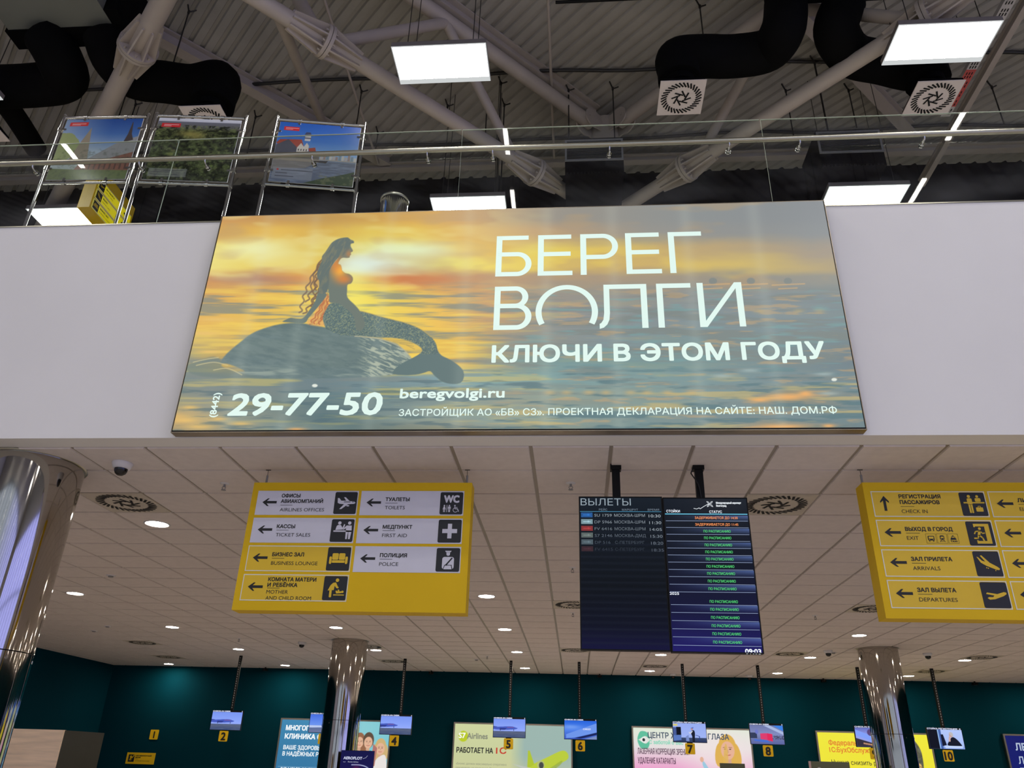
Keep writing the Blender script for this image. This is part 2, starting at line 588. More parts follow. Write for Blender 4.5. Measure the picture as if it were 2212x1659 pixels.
w.box((16, -14, 0), (16.15, YW, 0.8)); w.box((16, -14, 8.4), (16.15, YW, ZD + 0.1)); w.box((16, -14, 0.8), (16.15, -12, 8.4)); w.box((16, 4, 0.8), (16.15, YW, 8.4))
struct('wall_right_hall', w, M_GREYWALL)
w = MB()
for k in range(9): w.box((15.95, -12 + 2 * k - 0.05, 0.8), (16.1, -12 + 2 * k + 0.05, 8.4))
for z in (0.8, 3.2, 5.8, 8.3): w.box((15.97, -12, z), (16.08, 4, z + 0.1))
struct('window_added', w, M_WIN)  # unseen window added to bring bluish daylight onto the parapet's right side
pane = MB().box((16.03, -12, 0.8), (16.04, 4, 8.4)).build('window_added_glass', M_GLASS)
pane['kind'] = 'structure'
w = MB()
w.box((-16, -14.15, 0), (16, -14, 0.4)); w.box((-16, -14.15, 8.8), (16, -14, ZD + 0.1))
w.box((-16, -14.15, 0.4), (-14, -14, 8.8)); w.box((14, -14.15, 0.4), (16, -14, 8.8))
struct('wall_rear', w, M_GREYWALL)
w = MB()
for k in range(15): w.box((-14 + 2 * k - 0.05, -14.12, 0.4), (-14 + 2 * k + 0.05, -13.94, 8.8))
for z in (0.4, 3.0, 5.8, 8.7): w.box((-14, -14.1, z), (14, -13.96, z + 0.1))
struct('window_1', w, M_WIN)
pane = MB().box((-14, -14.06, 0.4), (14, -14.05, 8.8)).build('window_1_glass', M_GLASS)
pane['kind'] = 'structure'

DIFF_C = [(-4.26, 6.89), (1.80, 6.86), (-0.05, 11.66), (4.09, 11.69), (-9.05, 16.64), (-4.15, 16.53), (-4.15, 18.63), (-9.68, 19.0),
          (-0.04, 16.22), (1.70, 18.59), (4.07, 16.23), (7.62, 16.21), (7.66, 18.65)]
DIFF_C = [tile_centre(*p) for p in DIFF_C]
tiles, bars = MB(), MB()
bars.box((-12.05, 5.452, ZC), (13.45, YB, ZC + 0.03))
G = 0.0135; DROP = 0.011
xs = [GX + 0.6 * i for i in range(-20, 24)]; ys = [GY + 0.6 * j for j in range(0, 27)]
for x0 in xs:
    for y0 in ys:
        if any(abs(x0 + 0.3 - a) < 0.05 and abs(y0 + 0.3 - b) < 0.05 for a, b in DIFF_C): continue
        a0, a1 = max(x0 + G, -12.05), min(x0 + 0.6 - G, 13.45); b0, b1 = max(y0 + G, 5.458), min(y0 + 0.6 - G, YB)
        if a1 - a0 < 0.05 or b1 - b0 < 0.05: continue
        e = 0.004; z1 = ZC - DROP
        v = [(a0, b0, ZC), (a1, b0, ZC), (a1, b1, ZC), (a0, b1, ZC), (a0 + e, b0 + e, z1), (a1 - e, b0 + e, z1), (a1 - e, b1 - e, z1), (a0 + e, b1 - e, z1)]
        tiles.add(v, [(7, 6, 5, 4), (0, 1, 5, 4), (1, 2, 6, 5), (2, 3, 7, 6), (3, 0, 4, 7)])
struct('ceiling', tiles, M_TILE)
struct('ceiling_grid', bars, M_TBAR)

# corrugated roof deck, ribs at 45 degrees
deck = MB()
PITCHD = 0.2; S2 = math.sqrt(0.5)
prof = [(0.0, 0.0), (0.115, 0.0), (0.13, 0.045), (0.182, 0.045), (0.2, 0.0)]
x0, x1, y0, y1 = -16, 16, -14, YW
s = (x0 + y0) * S2
while s < (x1 + y1) * S2:
    for (a, za), (b, zb) in zip(prof, prof[1:]):
        q = []
        for t, z in ((s + a, za), (s + b, zb)):
            k = t / S2; xa, xb = max(x0, k - y1), min(x1, k - y0)
            q.append(((xa, k - xa, ZD + z), (xb, k - xb, ZD + z)))
        deck.add([q[0][0], q[0][1], q[1][1], q[1][0]], [(0, 1, 2, 3)])
    s += PITCHD
struct('ceiling_roof', deck, M_DECK)

# ================================================================== lamps
def make_panel():
    t = thing('ceiling_light', '', 'light')
    MB().box((-0.6, -0.3, 0.012), (0.6, 0.3, 0.085)).build('housing', M_HOUS, t)
    o = MB().rect(-0.585, -0.285, 0.585, 0.225, 0).build('diffuser', M_PANEL, t)
    o.data.transform(Matrix(((1, 0, 0, 0), (0, 0, 1, 0), (0, 1, 0, 0.006), (0, 0, 0, 1)))); o.data.flip_normals()
    r = MB(); r.box((-0.6, 0.228, 0.004), (0.6, 0.3, 0.011)); r.box((-0.6, -0.3, 0.004), (-0.588, 0.227, 0.011)); r.box((0.588, -0.3, 0.004), (0.6, 0.227, 0.011))
    r.box((-0.6, -0.3, 0.004), (0.6, -0.288, 0.011)); r.build('rim', M_RIM, t)
    for sx in (-0.42, 0.42):
        for sy in (-0.2, 0.2): MB().cyl((sx, sy, 0.085), (sx, sy, ZD - 9.7), 0.006, n=6).build('wire', M_ROD, t)
    return t


PL = make_panel()
plx = [-8.42, -1.65, 4.52, 10.7]; ply = [10.03, 7.13, 4.2, -0.3, -3.2, -6.1, -9.0, -11.9]
seen = {(0, 0): 'lit rectangular ceiling panel behind the leftmost poster stand, above the white parapet',
        (1, 0): 'lit rectangular ceiling panel seen through the glass just above the mermaid billboard',
        (2, 0): 'lit rectangular ceiling panel seen through glass above the billboard right corner',
        (0, 1): 'lit rectangular ceiling panel cut by the left picture edge under the black duct',
        (1, 1): 'lit rectangular ceiling panel in front of the pale roof pipes at top centre',
        (2, 1): 'lit rectangular ceiling panel at top right beside the cable tray'}
first = True
for i, x in enumerate(plx):
    for j, y in enumerate(ply):
        lab = seen.get((i, j), 'lit rectangular ceiling panel of the hall, hung out of sight of the camera')
        o = PL if first else dup(PL, (x, y, 9.7))
        first = False
        o.location = (x, y, 9.7); o['label'] = lab; o['group'] = 'rectangular light panels under the roof'

# linear tubes over the hall: their reflections show in the glass railing
def make_tube(l):
    t = thing('linear_light', '', 'light')
    MB().box((-0.03, -l / 2, 0.0), (0.03, l / 2, 0.05)).build('housing', M_HOUS, t)
    MB().box((-0.026, -l / 2 + 0.01, -0.02), (0.026, l / 2 - 0.01, -0.001)).build('diffuser', M_TUBE, t)
    for sy in (-l / 2 + 0.1, l / 2 - 0.1): MB().cyl((0, sy, 0.05), (0, sy, ZD - 8.32), 0.005, n=6).build('wire', M_ROD, t)
    return t


TB = make_tube(1.25)
k = 0
for x in (-6.19, -0.77, 4.37):
    for y in (3.93, 2.03):
        if x < -5 and y < 3: continue
        o = TB if k == 0 else dup(TB, (x, y, 8.32)); k += 1
        o.location = (x, y, 8.32); o['label'] = 'slim linear tube light of the hall, seen reflected in the glass railing'
        o['group'] = 'linear tube lights of the hall'

# ================================================================== roof steel
V3 = lambda p: Vector((float(p[0]), float(p[1]), float(p[2])))


def splice(c, d, r=0.11, R=0.205, L=0.5):
    R = r + 0.12
    """bolted flange with cone of stiffener plates on both sides"""
    mb = MB(); c, d = V3(c), Vector(d).normalized(); a, b = mb.frame(c, c + d)
    for s in (-1, 1):
        mb.cyl(c + d * (0.004 * s), c + d * (0.05 * s), R, n=28)
        for k in range(8):
            w = 2 * PI * (k + 0.5) / 8; rd = a * math.cos(w) + b * math.sin(w); tn = a * -math.sin(w) + b * math.cos(w)
            P = [c + d * (0.05 * s) + rd * (r - 0.02), c + d * (L * s) + rd * (r - 0.02), c + d * (L * s) + rd * (r + 0.035), c + d * (0.05 * s) + rd * (R - 0.005)]
            v = [p + tn * 0.011 for p in P] + [p - tn * 0.011 for p in P]
            mb.add(v, [(0, 1, 2, 3), (7, 6, 5, 4), (0, 4, 5, 1), (1, 5, 6, 2), (2, 6, 7, 3), (3, 7, 4, 0)])
            w = 2 * PI * k / 8; rd = a * math.cos(w) + b * math.sin(w)
            q = c + rd * (R - 0.04); mb.cyl(q + d * (0.05 * s), q + d * (0.085 * s), 0.016, n=6)
    return mb


def roof_pipe(name, label, p, q, r, splices=(), cat='pipe'):
    t = thing(name, label, cat, p)
    p, q = V3(p), V3(q)
    MB().cyl((0, 0, 0), q - p, r, n=28).build('pipe', M_STEEL, t)
    for c in splices: splice(V3(c) - p, q - p, r).build('splice_joint', M_STEEL, t)
    return t


def on_line(px, k, sgn, z):
    """point on the line x - sgn*y = k at height z nearest to what the photo shows at px"""
    g = atz(px[0], px[1], z); y = (sgn * g[0] + g[1] - sgn * k) / 2; return (k + sgn * y, y, z)


ZL, ZU = 10.1, 12.0
roof_pipe('roof_pipe', 'long pale round roof pipe running down right from top left, with two bolted splices', (-8.6, 1.64, ZL), (0.53, 10.77, ZL), 0.11,
          [on_line((705, 86), -10.24, 1, ZL), on_line((1151, 373), -10.24, 1, ZL)])
roof_pipe('roof_pipe', 'long pale round roof pipe running down left from the top right light panel', (7.6, 3.86, ZL), (0.69, 10.77, ZL), 0.11,
          [on_line((1489, 367), 11.46, -1, ZL), on_line((1993, 22), 11.46, -1, ZL)])
roof_pipe('roof_pipe', 'thick pale roof pipe at upper left in front of the black ducts', (-3.2, 4.45, ZL), (-9.9, 11.15, ZL), 0.135,
          [on_line((298, 103), 1.25, -1, ZL)])
roof_pipe('roof_pipe', 'upper pale chord pipe passing behind the centre light panel', (-6.0, 4.24, ZU), (0.35, 10.59, ZU), 0.12)
roof_pipe('roof_pipe', 'upper pale chord pipe running behind the right white air diffuser and black hose', (6.0, 5.46, ZU), (0.87, 10.59, ZU), 0.12)


def at2(px, z): p = atz(px[0], px[1], z); return (p[0], p[1], z)


nE = on_line((962, 50), -10.24, 1, ZU - 0.05); nR = on_line((1690, 15), 11.46, -1, ZU - 0.05)
roof_pipe('roof_brace', 'slanting brace pipe rising from the long left pipe above the right poster stand', on_line((600, 20), -10.24, 1, ZL), at2((697, 264), 12.2), 0.075, cat='brace')
roof_pipe('roof_brace', 'brace pipe coming out below the centre light panel down to the long pipe', nE, on_line((1116, 345), -10.24, 1, ZL), 0.075, cat='brace')
roof_pipe('roof_brace', 'nearly level brace pipe left of the centre light panel', nE, on_line((722, 80), -10.24, 1, ZL), 0.085, cat='brace')
roof_pipe('roof_brace', 'short brace pipe at the top edge left of the first splice', on_line((690, 78), -10.24, 1, ZL), at2((625, -40), 12.1), 0.1, cat='brace')
roof_pipe('roof_brace', 'violet grey brace pipe below the thick right hose', nR, on_line((1502, 345), 11.46, -1, ZL), 0.075, cat='brace')
roof_pipe('roof_brace', 'nearly level brace pipe between the right black hoses and the top right splice', nR, on_line((1978, 32), 11.46, -1, ZL), 0.085, cat='brace')
t = thing('roof_hub', 'pale steel node where the upper chord pipes meet above the slotted vent', 'roof node', (0.61, 10.85, ZU))
MB().cyl((0, 0, -0.35), (0, 0, 0.2), 0.26, n=28).build('core', M_STEEL, t)
for sg in (-1, 1):
    d = Vector((sg, -1, 0)).normalized(); n = Vector((d.y, -d.x, 0))
    pl = MB()
    for k in (-1, 1): pl.cyl(d * 0.42 + n * (0.11 * k), d * 0.42 + n * (0.135 * k), 0.2, n=24); pl.beam(d * 0.1 + n * (0.12 * k), d * 0.42 + n * (0.12 * k), 0.024, 0.34)
    for k in (-0.09, 0.09): pl.cyl(d * (0.42 + k) + n * -0.15, d * (0.42 + k) + n * 0.15, 0.02, n=8)
    pl.build('gusset_plate', M_STEEL, t)


def roof_beam(label, p, q, w=0.2, h=0.27):
    o = MB().ibeam((0, 0, 0), V3(q) - V3(p), w, h, 0.03).build('roof_beam', M_STEEL); o.location = V3(p)
    return tag(o, label, 'beam')


ZP = ZD - 0.14
roof_beam('pale roof beam under the deck running above the centre light panel', (-8, 2.24, ZP), (0.45, 10.69, ZP), 0.22, 0.27)
roof_beam('pale roof beam under the deck leading to the right poster stand', (-12, 3.35, ZP), (-3.6, 11.75, ZP), 0.2, 0.27)
roof_beam('pale roof beam under the deck seen between the two right black hoses', (1.2, 6.34, ZP), (6.2, 11.34, ZP), 0.2, 0.27)
roof_beam('level pale edge beam along the back of the roof above the black wall', (-14, 11.75, ZP - 0.16), (14, 11.75, ZP - 0.1), 0.14, 0.16)
g = atz(2211, 5, 11.2); roof_beam('slim pale beam beside the cable tray at the right edge', (g[0], 5.0, 11.2), (g[0] + 0.05, 11.5, 11.2), 0.09, 0.16)
# slim pipes and cables under the deck
def slim(name, label, pts, r, m, cat):
    o = MB().tube([V3(p) - V3(pts[0]) for p in pts], r, n=10).build(name, m); o.location = V3(pts[0]); return tag(o, label, cat)


for lab, a, b in (('slim grey pipe under the deck crossing the frame top left of centre', (700, 0), (790, 270)), ('slim grey pipe under the deck right of the centre light panel', (1187, 0), (1193, 300))):
    g = (atz(*a, 12.147) + atz(*b, 12.147)) / 2; slim('sprinkler_pipe', lab, [(g[0], 6.0, 12.147), (g[0], 11.6, 12.147)], 0.024, M_STEEL, 'pipe')
for lab, a, b in (('bundle of dark cables under the deck at light panel height', (540, 166), (2150, 128)), ('bundle of dark cables under the deck seen through the glass railing', (835, 312), (1700, 282))):
    p, q = atz(*a, 12.4), atz(*b, 12.4); Y = (p[1] + q[1]) / 2
    slim('roof_cable', lab, [(x, Y + 0.03 * math.sin(x * 1.7), 12.4 - 0.04 * abs(math.sin(x * 0.9))) for x in np.linspace(-12, 12, 60)], 0.03, M_ROD, 'cable')
g = atz(1200, 5, 12.2); slim('black_pipe', 'black pipe along the top edge right of the centre', [(g[0], g[1], 12.2), (g[0] + 3.4, g[1], 12.2)], 0.025, M_BLKMET, 'pipe')

# cable tray
a, b = atz(2180, 0, 10.5), atz(2044, 252, 10.5); X = (a[0] + b[0]) / 2
t = thing('cable_tray', 'perforated cable tray beside the right light panel, partly red-lit', 'cable tray', (X, 5.8, 10.5))
Lt = b[1] - 5.8
m = MB(); m.box((-0.07, 0, 0), (0.07, Lt, 0.012)); m.box((-0.07, 0, 0.012), (-0.06, Lt, 0.07)); m.box((0.06, 0, 0.012), (0.07, Lt, 0.07)); m.build('tray', mat('tray_metal', (190, 186, 184), 0.4, noise=0.05), t)
sl = MB(); rd = MB(); k = 0; y = 0.05
while y < Lt - 0.05:
    for x in (-0.035, 0.0, 0.035):
        sl.box((x - 0.008, y + (0.025 if k % 2 else 0), -0.003), (x + 0.008, y + 0.045 + (0.025 if k % 2 else 0), -0.0005))
    y += 0.085; k += 1
sl.build('slots', M_SLOT, t)
ya = atz(2105, 150, 10.5)[1] - 5.8; yb = atz(2062, 230, 10.5)[1] - 5.8
MB().box((-0.069, ya, -0.0025), (0.069, yb, -0.0002)).build('red_lit_section', mat('painted_red_light', (190, 84, 80), 0.5), t, label='red-lit section')  # red light on the tray, put into its colour

# hanging rods with a hook on the deck
ROD = [((412, 12), (368, 150)), ((297, 213), (268, 262)), ((555, 240), (543, 345)), ((783, 185), (765, 268)), ((968, 216), (960, 240)), ((1052, 226), (1050, 292)),
       ((1083, 167), (1083, 420)), ((1090, 214), (1089, 420)), ((1228, 182), (1219, 306)), ((1323, 178), (1339, 306)), ((1510, 0), (1518, 88)), ((1695, 183), (1716, 300)),
       ((1757, 122), (1757, 300)), ((1830, 182), (1852, 275)), ((2138, 175), (2166, 268)), ((818, 275), (812, 320))]
WH = ['left of the poster stands near the top edge', 'above the first poster stand', 'between the second and third poster stands', 'at the right end of the third poster stand',
      'below the centre light panel, left one', 'crossing the brace below the centre light panel', 'right of the centre light panel, taller one', 'right of the centre light panel, shorter one',
      'holding the left end of the centre vent', 'holding the right end of the centre vent', 'holding the right black hose', 'left of the right vent',
      'passing behind the long right pipe', 'holding the right vent below the white diffuser', 'beside the cable tray at the right edge', 'right of the third poster stand behind the glass']
for (a, b), wh in zip(ROD, WH):
    p = atz(a[0], a[1], ZD - 0.02); zb = aty(b[0], b[1], p[1])[2]
    t = thing('hanging_rod', 'thin dark hanging rod with forked hook ' + wh, 'rod', (p[0], p[1], ZD), group='hanging rods under the roof')
    MB().cyl((0, 0, -0.16), (0, 0, zb - ZD), 0.011, n=8).build('rod', M_ROD, t)
    h = MB(); h.tube([(0, 0, -0.17), (-0.02, 0, -0.1), (-0.05, 0, 0.0)], 0.013, n=8); h.tube([(0, 0, -0.17), (0.06, 0.02, -0.13), (0.1, 0.03, -0.1)], 0.012, n=8); h.cyl((0, 0, -0.2), (0, 0, -0.14), 0.02, n=8)
    h.build('hook', M_ROD, t)


# ================================================================== ventilation
def swirl(mb_slot, y, R=0.268):
    """slots of a swirl air diffuser in the plane y (xz layout)"""
    n = 32
    for k in range(n):
        w = 2 * PI * k / n; o = 0.42
        a = (R * 0.985 * math.cos(w), R * 0.985 * math.sin(w)); b = (R * 0.73 * math.cos(w + o * 0.5), R * 0.73 * math.sin(w + o * 0.5))
        mb_slot.line([a, b], 0.023, y)
    for k in range(8):
        w = 2 * PI * k / 8
        a = (R * 0.46 * math.cos(w), R * 0.46 * math.sin(w)); b = (R * 0.2 * math.cos(w + 1.15), R * 0.2 * math.sin(w + 1.15))
        mb_slot.line([a, b], 0.023, y)


DOWNWARD = Matrix(((1, 0, 0, 0), (0, 0, 1, 0), (0, 1, 0, 0), (0, 0, 0, 1)))   # xz drawing facing -y -> drawing on a ceiling facing -z


def make_diffuser(hood=True):
    t = thing('air_diffuser', '', 'air diffuser')
    MB().box((-0.297, -0.297, 0), (0.297, 0.297, 0.012)).build('plate', M_PLATE, t)
    s = MB(); swirl(s, -0.003); o = s.build('slots', M_SLOT, t); o.data.transform(DOWNWARD); o.data.flip_normals()
    if hood:
        h = MB(); h.box((-0.28, -0.28, 0.012), (0.28, 0.28, 0.06))
        v = [(-0.28, -0.28, 0.06), (0.28, -0.28, 0.06), (0.28, 0.28, 0.06), (-0.28, 0.28, 0.06), (-0.16, -0.16, 0.2), (0.16, -0.16, 0.2), (0.16, 0.16, 0.2), (-0.16, 0.16, 0.2)]
        h.add(v, [(0, 1, 5, 4), (1, 2, 6, 5), (2, 3, 7, 6), (3, 0, 4, 7), (4, 5, 6, 7)]); h.cyl((0, 0, 0.2), (0, 0, 0.3), 0.2, n=24); h.build('hood', M_BLACK, t)
    return t


DF = make_diffuser()
dpos = [((1.16, 6.198), 'white swirl air diffuser hanging from the left one of the right black hoses'), ((3.771, 6.333), 'white swirl air diffuser hanging left of the cable tray at top right')]
k = 1 + (9.7 - 8) / 6.4
D1 = (1.16 * k, 6.198 * k); D2 = (3.771 * k, 6.333 * k)
g = atz(432, 232, 9.7); D3 = (g[0], g[1] + 0.27)
g = atz(22, 306, 9.7); D4 = (g[0] - 0.3, g[1] - 0.3)
for i, (d, lab) in enumerate(((D1, dpos[0][1]), (D2, dpos[1][1]), (D3, 'white swirl air diffuser half hidden above the forest poster'), (D4, 'white swirl air diffuser cut by the left edge of the picture'))):
    o = DF if i == 0 else dup(DF, (0, 0, 0)); o.location = (d[0], d[1], 9.7); o['label'] = lab; o['group'] = 'swirl diffusers under the roof'


def hose(px, z, end, r=0.285, more=None):
    P = []
    for q in px: g = atz(q[0], q[1], q[2] if len(q) > 2 else z); P.append((g[0], g[1], g[2]))
    if end is not None: P += [(end[0], end[1], z - 0.02), (end[0], end[1], 10.2), (end[0], end[1], 10.006)]
    return MB().tube([tuple(p) for p in spline(P, n=8)], r, n=20)


t = thing('air_duct', 'black insulated duct box with two thick hoses at the upper right', 'air duct', (3.2, 6.2, 11.0))
a, b = atz(1652, 12, 11.0), atz(1900, 12, 11.0)
bx = MB().box((a[0] - 3.2, a[1] - 6.2 - 1.3, 0.0), (b[0] - 3.2, a[1] - 6.2, 0.7)); bx.build('box', M_BLACK, t)
for hp, e in (([(1697, 12, 11.0), (1692, 62), (1660, 108), (1585, 122), (1515, 122)], D1), ([(1822, 12, 11.0), (1806, 66), (1838, 118), (1905, 135), (1975, 150)], D2)):
    h = hose(hp, 10.45, e); h.v = [(x - 3.2, y - 6.2, z - 11.0) for x, y, z in h.v]; h.build('hose', M_BLACK, t)
O = (-7.0, 6.5, 10.8)
t = thing('air_duct', 'grey and black duct unit with thick black hoses in the top left corner', 'air duct', O)
a, b, c, d = atz(20, 67, 10.8), atz(243, 54, 10.8), atz(209, 0, 10.8), atz(268, 48, 10.8)
MB().box((a[0] - O[0], c[1] - O[1] - 1.6, 0.0), (b[0] - O[0], b[1] - O[1], 0.8)).build('unit_casing', M_GREYBOX, t, label='grey sheet metal casing')
MB().box((a[0] - O[0] - 0.05, b[1] - O[1] + 0.002, -0.02), (d[0] - O[0], b[1] - O[1] + 0.32, 0.8)).build('plenum', M_BLACK, t)
MB().box((b[0] - O[0] + 0.002, b[1] - O[1] - 0.25, 0.0), (d[0] - O[0], b[1] - O[1], 0.8)).build('side_plenum', M_BLACK, t)
for hp, e, r in (([(102, 80, 10.8), (130, 130), (138, 172), (70, 185), (-30, 188)], None, 0.31), ([(228, 78, 10.8), (248, 130), (290, 168), (360, 178), (420, 185)], D3, 0.3), ([(-30, 180), (10, 222), (40, 262), (78, 322)], None, 0.16)):
    h = hose(hp, 10.5, e, r); h.v = [(x - O[0], y - O[1], z - O[2]) for x, y, z in h.v]; h.build('hose', M_BLACK, t)

# slotted vent boxes
def vent_box(x0, x1, label):
    t = thing('vent_box', label, 'vent', (x0, 9.5, 9.9)); w_ = x1 - x0
    MB().box((0, 0, 0), (w_, 0.8, 0.72)).build('casing', M_BLACK, t)
    f = MB(); z0, z1 = 0.25, 0.68
    f.box((0.0, -0.02, z0), (w_, 0, z0 + 0.03)); f.box((0, -0.02, z1 - 0.03), (w_, 0, z1)); f.box((0, -0.02, z0 + 0.03), (0.03, 0, z1 - 0.03)); f.box((w_ - 0.03, -0.02, z0 + 0.03), (w_, 0, z1 - 0.03)); f.build('grille_frame', M_GREYMET, t)
    s = MB(); z = z0 + 0.045
    while z < z1 - 0.04: s.box((0.03, -0.015, z), (w_ - 0.03, -0.002, z + 0.012)); z += 0.026
    s.build('louvre', mat('louvre_metal', (70, 70, 73), 0.5), t)
    s = MB()
    for k in range(16): s.box((0.02 + k * (w_ - 0.04) / 16, -0.012, 0.0), (0.02 + (k + 0.6) * (w_ - 0.04) / 16, 0, 0.03))
    s.build('flange', M_BLKMET, t)


vent_box(-0.1, 0.81, 'black vent box with grey slotted grille behind the glass above the billboard centre')
vent_box(3.78, 4.73, 'black vent box with grey slotted grille behind the glass at the right')
o = MB().cyl((0, 0, 0), (0, 0.549, 0), 0.36, n=32).build('round_duct', M_BLACK)
g = aty(1302, 424, 11.9); o.location = (g[0], 11.9, g[2]); tag(o, 'black round duct end between the two long roof pipes', 'air duct')

# ================================================================== glass railing
t = thing('glass_railing', 'frameless glass railing with steel handrail along the top of the white parapet', 'railing', (0, 5.30, 5.797))
seams = [-11.6, -8.95, -6.3, -3.65, -0.985, 1.655, 4.3, 6.95, 9.6, 12.25]
for a, b in zip(seams, seams[1:]):
    MB().box((a + 0.006, 0.0, 0.0), (b - 0.006, 0.012, 0.985)).build('glass_panel', M_GLASS, t)
    e = MB(); e.box((a + 0.006, 0.0005, 0.9852), (b - 0.006, 0.0115, 0.989)); e.box((a + 0.0045, 0.001, 0), (a + 0.0058, 0.011, 0.985)); e.build('glass_edge', M_GEDGE, t)
zr = 0.69
MB().cyl((-13, -0.07, zr), (13, -0.07, zr), 0.024, n=20).build('handrail', M_BRUSHED, t)
bxs = [-4.94, -3.92, -3.30, -2.31, -1.27, -0.69, 0.33, 1.35, 1.94, 2.96, 4.0, 5.0, -5.95, -6.9, -7.9]
for x in bxs:
    m = MB(); m.tube([(x, -0.002, zr - 0.05), (x, -0.045, zr - 0.05), (x, -0.066, zr - 0.04), (x, -0.07, zr - 0.02)], 0.007, n=10)
    m.cyl((x, -0.014, zr - 0.05), (x, -0.0005, zr - 0.05), 0.021, n=18); m.cyl((x, 0.0125, zr - 0.05), (x, 0.024, zr - 0.05), 0.021, n=18)
    m.build('bracket', M_CHROME, t)
m = MB().box((-13, -0.012, -0.001), (13, -0.001, 0.012)); m.build('base_channel', M_BRUSHED, t)

# ================================================================== posters upstairs
M_PRINT = picmat('printed_poster', glow=0.0, base=1.0, rough=0.22, spec=0.5)


def pic_castle():
    c = Canvas(0.84, 0.84, 190)
    c.grad([(0, (38, 78, 150)), (0.25, (70, 112, 175)), (0.55, (170, 190, 205)), (1, (120, 130, 100))])
    c.mix(0.6 * np.clip(1 - c.X * 1.6, 0, 1), (196, 206, 208))
    n = fbm(c.X * 9, c.Y * 9, 3)
    c.mix((np.hypot(c.X - 0.05, (c.Y - 0.48)) < 0.2 + 0.08 * n) * 0.8, (150, 160, 84))
    c.poly([(0.2, 0.68), (0.27, 0.42), (0.36, 0.14), (0.40, 0.42), (0.44, 0.7)], (150, 140, 118))
    c.poly([(0.38, 0.72), (0.74, 0.42), (1.0, 0.30), (1.0, 0.58), (0.66, 0.68)], (150, 152, 150))
    c.poly([(0.83, 0.40), (0.86, 0.26), (0.875, 0.06), (0.885, 0.06), (0.91, 0.26), (0.95, 0.36)], (74, 66, 66))
    c.poly([(0.30, 0.86), (0.38, 0.70), (0.66, 0.68), (1.0, 0.56), (1.0, 0.9), (0.2, 0.92)], (138, 92, 76))
    for k in range(9): c.rect(0.42 + k * 0.065, 0.72 - 0.01 * k, 0.44 + k * 0.065, 0.84, (70, 52, 46), 0.8)
    c.poly([(0, 0.82), (0.35, 0.84), (1, 0.86), (1, 1), (0, 1)], (104, 118, 72))
    c.mix((c.Y > 0.5) * np.clip((fbm(c.X * 30, c.Y * 30, 8) - 0.5) * 1.2, 0, 0.35), (60, 70, 50))
    c.poly([(0.06, 0.05), (0.30, 0.05), (0.30, 0.115), (0.06, 0.115)], (206, 60, 56))
    c.rect(0.09, 0.075, 0.27, 0.082, (235, 220, 220)); c.rect(0.09, 0.094, 0.2, 0.1, (235, 220, 220))
    return c


def pic_forest():
    c = Canvas(0.92, 0.86, 230)
    c.grad([(0, (214, 218, 226)), (0.05, (200, 204, 214)), (0.055, (110, 112, 124)), (0.14, (96, 98, 96)), (0.2, (58, 66, 40)), (0.6, (62, 74, 42)), (1, (50, 58, 36))])
    s = 6 + 26 * (1 - c.Y); n = fbm(c.X * 22, (c.Y ** 0.8) * 26, 11, 4); n2 = fbm(c.X * 44, c.Y * 50, 21, 3)
    lo = c.Y > 0.11
    c.mix(lo * np.clip((0.52 - n) * 4.5, 0, 0.85), (22, 28, 16)); c.mix(lo * np.clip((n - 0.55) * 3.6, 0, 0.8), (112, 124, 74)); c.mix(lo * np.clip((n2 - 0.6) * 3, 0, 0.5), (134, 138, 92))
    c.blob(0.42, 0.25, 0.15, 0.05, (142, 138, 74), 0.9); c.blob(0.50, 0.29, 0.1, 0.05, (150, 140, 76), 0.6)
    for k in range(26):
        x, y = random.random(), 0.45 + 0.5 * random.random(); r = 0.02 + 0.03 * (y - 0.3) * random.random() * 2
        c.ell(x, y, r, r * 0.8, (104 + random.randint(0, 40), 118 + random.randint(0, 30), 76), 0.5)
    c.rect(0.05, 0.82, 0.5, 0.95, (150, 152, 154), 0.6)
    for i, (a, b) in enumerate(((0.13, 0.46), (0.08, 0.30), (0.08, 0.40))): c.rect(a, 0.845 + i * 0.032, b, 0.853 + i * 0.032, (70, 72, 76))
    c.rect(0.05, 0.085, 0.28, 0.15, (204, 46, 50)); c.rect(0.08, 0.105, 0.26, 0.113, (238, 210, 210)); c.rect(0.08, 0.126, 0.17, 0.133, (238, 210, 210))
    return c


